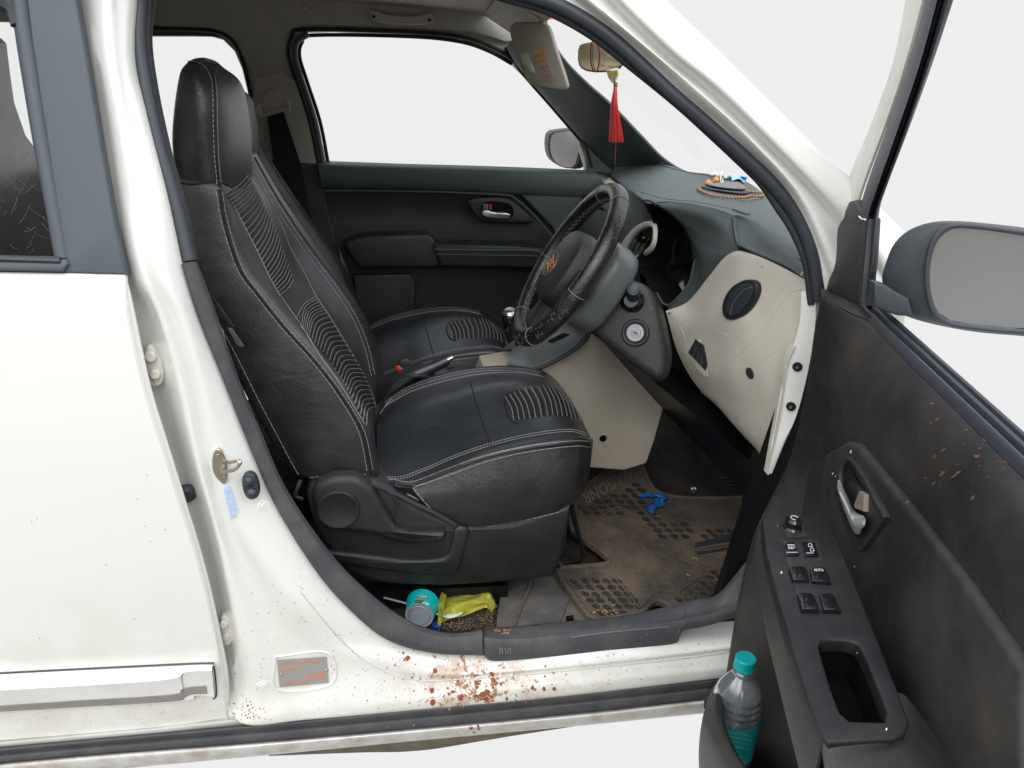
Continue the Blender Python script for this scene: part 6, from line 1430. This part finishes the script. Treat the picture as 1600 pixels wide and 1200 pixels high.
stg = tube('white_string', [dz_(x, y, h) for x, y, h in ((1110,276,.006),(1113,278,.008),(1117,276,.012),(1122,277,.004),(1127,279,.010),(1129,276,.014),(1126,283,.008),(1127,292,.010),(1129,294,.008),(1129,288,.012),(1125,280,.008))], .0012, 'whitefleck', None, smooth_n=4); tag(stg, 'tangled thin white string on the dash top beside the beads', 'string')
msk = loft('blue_cloth', [[dz_(1144,284,.003), dz_(1155,284,.008), dz_(1163,288,.004)], [dz_(1143,279,.010), dz_(1156,278,.016), dz_(1166,281,.010)], [dz_(1146,276,.004), dz_(1158,275,.020), dz_(1168,277,.028)]], 'blue', None, nu=5, nv=5, thick=.001, away=(0,0,-1)); tag(msk, 'folded pale blue cloth on the dash top by the windscreen', 'cloth')
mb = MB(); h = [dz_(1180,320), dz_(1190,323)]
for k in range(2): pass
# crevice of the demister and defroster strip on the dash
mb = MB(); seam(mb, [dash, endpad], [(1145,328),(1155,332),(1164,335),(1171,336)], r=.0035, lift=.0); mb.build('demister_slot', 'black', dash)
mb = MB(); seam(mb, [dash], [(1000,300),(1040,311),(1090,316),(1140,326)], r=.0010, lift=0); seam(mb, [dash], [(1030,258),(1075,269),(1110,275),(1150,283)], r=.002, lift=0); mb.build('pad_crease', 'rubber', dash)
mb = MB()
for pts in ([(1251,431),(1255,425),(1262,422)],): seam(mb, [endpad, dash], pts, r=.0012, lift=.001)
if mb.v: mb.build('white_clip', 'whitefleck', dash)
# ================================================================== light
wld = bpy.data.worlds.new('World'); scn.world = wld; wld.use_nodes = True
N = wld.node_tree.nodes; L = wld.node_tree.links; bg = N['Background']
tc = N.new('ShaderNodeTexCoord'); sx = N.new('ShaderNodeSeparateXYZ'); L.new(tc.outputs['Generated'], sx.inputs[0])
def mrg(sock, a, b_):
    q = N.new('ShaderNodeMapRange'); q.interpolation_type = 'SMOOTHSTEP'; q.inputs[1].default_value = a; q.inputs[2].default_value = b_; L.new(sock, q.inputs[0]); return q.outputs[0]
def mixc(f, a, b_):
    q = N.new('ShaderNodeMix'); q.data_type = 'RGBA'; L.new(f, q.inputs[0])
    for i, s_ in ((6, a), (7, b_)):
        if isinstance(s_, tuple): q.inputs[i].default_value = (*s_, 1)
        else: L.new(s_, q.inputs[i])
    return q.outputs[2]
nz = N.new('ShaderNodeTexNoise'); nz.inputs['Scale'].default_value = 3.0; nz.inputs['Detail'].default_value = 4; L.new(tc.outputs['Generated'], nz.inputs['Vector'])
ahead = mixc(mrg(sx.outputs[2], .18, .75), (.855,.855,.855), (1.3,1.4,1.55))
cloud = mixc(mrg(nz.outputs[0], .40, .62), (1.7,1.9,2.2), (3.6,3.55,3.5))
dark_band = mixc(mrg(nz.outputs[0], .42, .58), (.07,.085,.055), (.20,.21,.18))  # unseen dark band behind the camera, added for contrast in reflections
ground = mixc(mrg(nz.outputs[0], .35, .65), (.34,.325,.29), (.50,.48,.44))
behind = mixc(mrg(sx.outputs[2], .14, .34), mixc(mrg(sx.outputs[2], -.10, -.02), ground, dark_band), cloud)  # bright above, dark below: shaped to draw highlights on upward surfaces
tot = mixc(mrg(sx.outputs[1], .36, .0), ahead, behind)
L.new(tot, bg.inputs[0])
bg.inputs[1].default_value = 1.0
sun = bpy.data.objects.new('sun', bpy.data.lights.new('sun', 'SUN')); COL.objects.link(sun)
sun.data.energy = 1.0; sun.data.angle = math.radians(25); sun.data.color = (1, .97, .93)
sd = V((.2, 1, -.95)).normalized(); sun.rotation_euler = sd.to_track_quat('-Z', 'Y').to_euler(); sun.location = (0,-3,4)
scn.view_settings.view_transform = 'Standard'; scn.view_settings.look = 'None'; scn.view_settings.gamma = 1; scn.view_settings.exposure = 0
scn.view_settings.use_curve_mapping = False
scn.cycles.max_bounces = 8; scn.cycles.transparent_max_bounces = 16
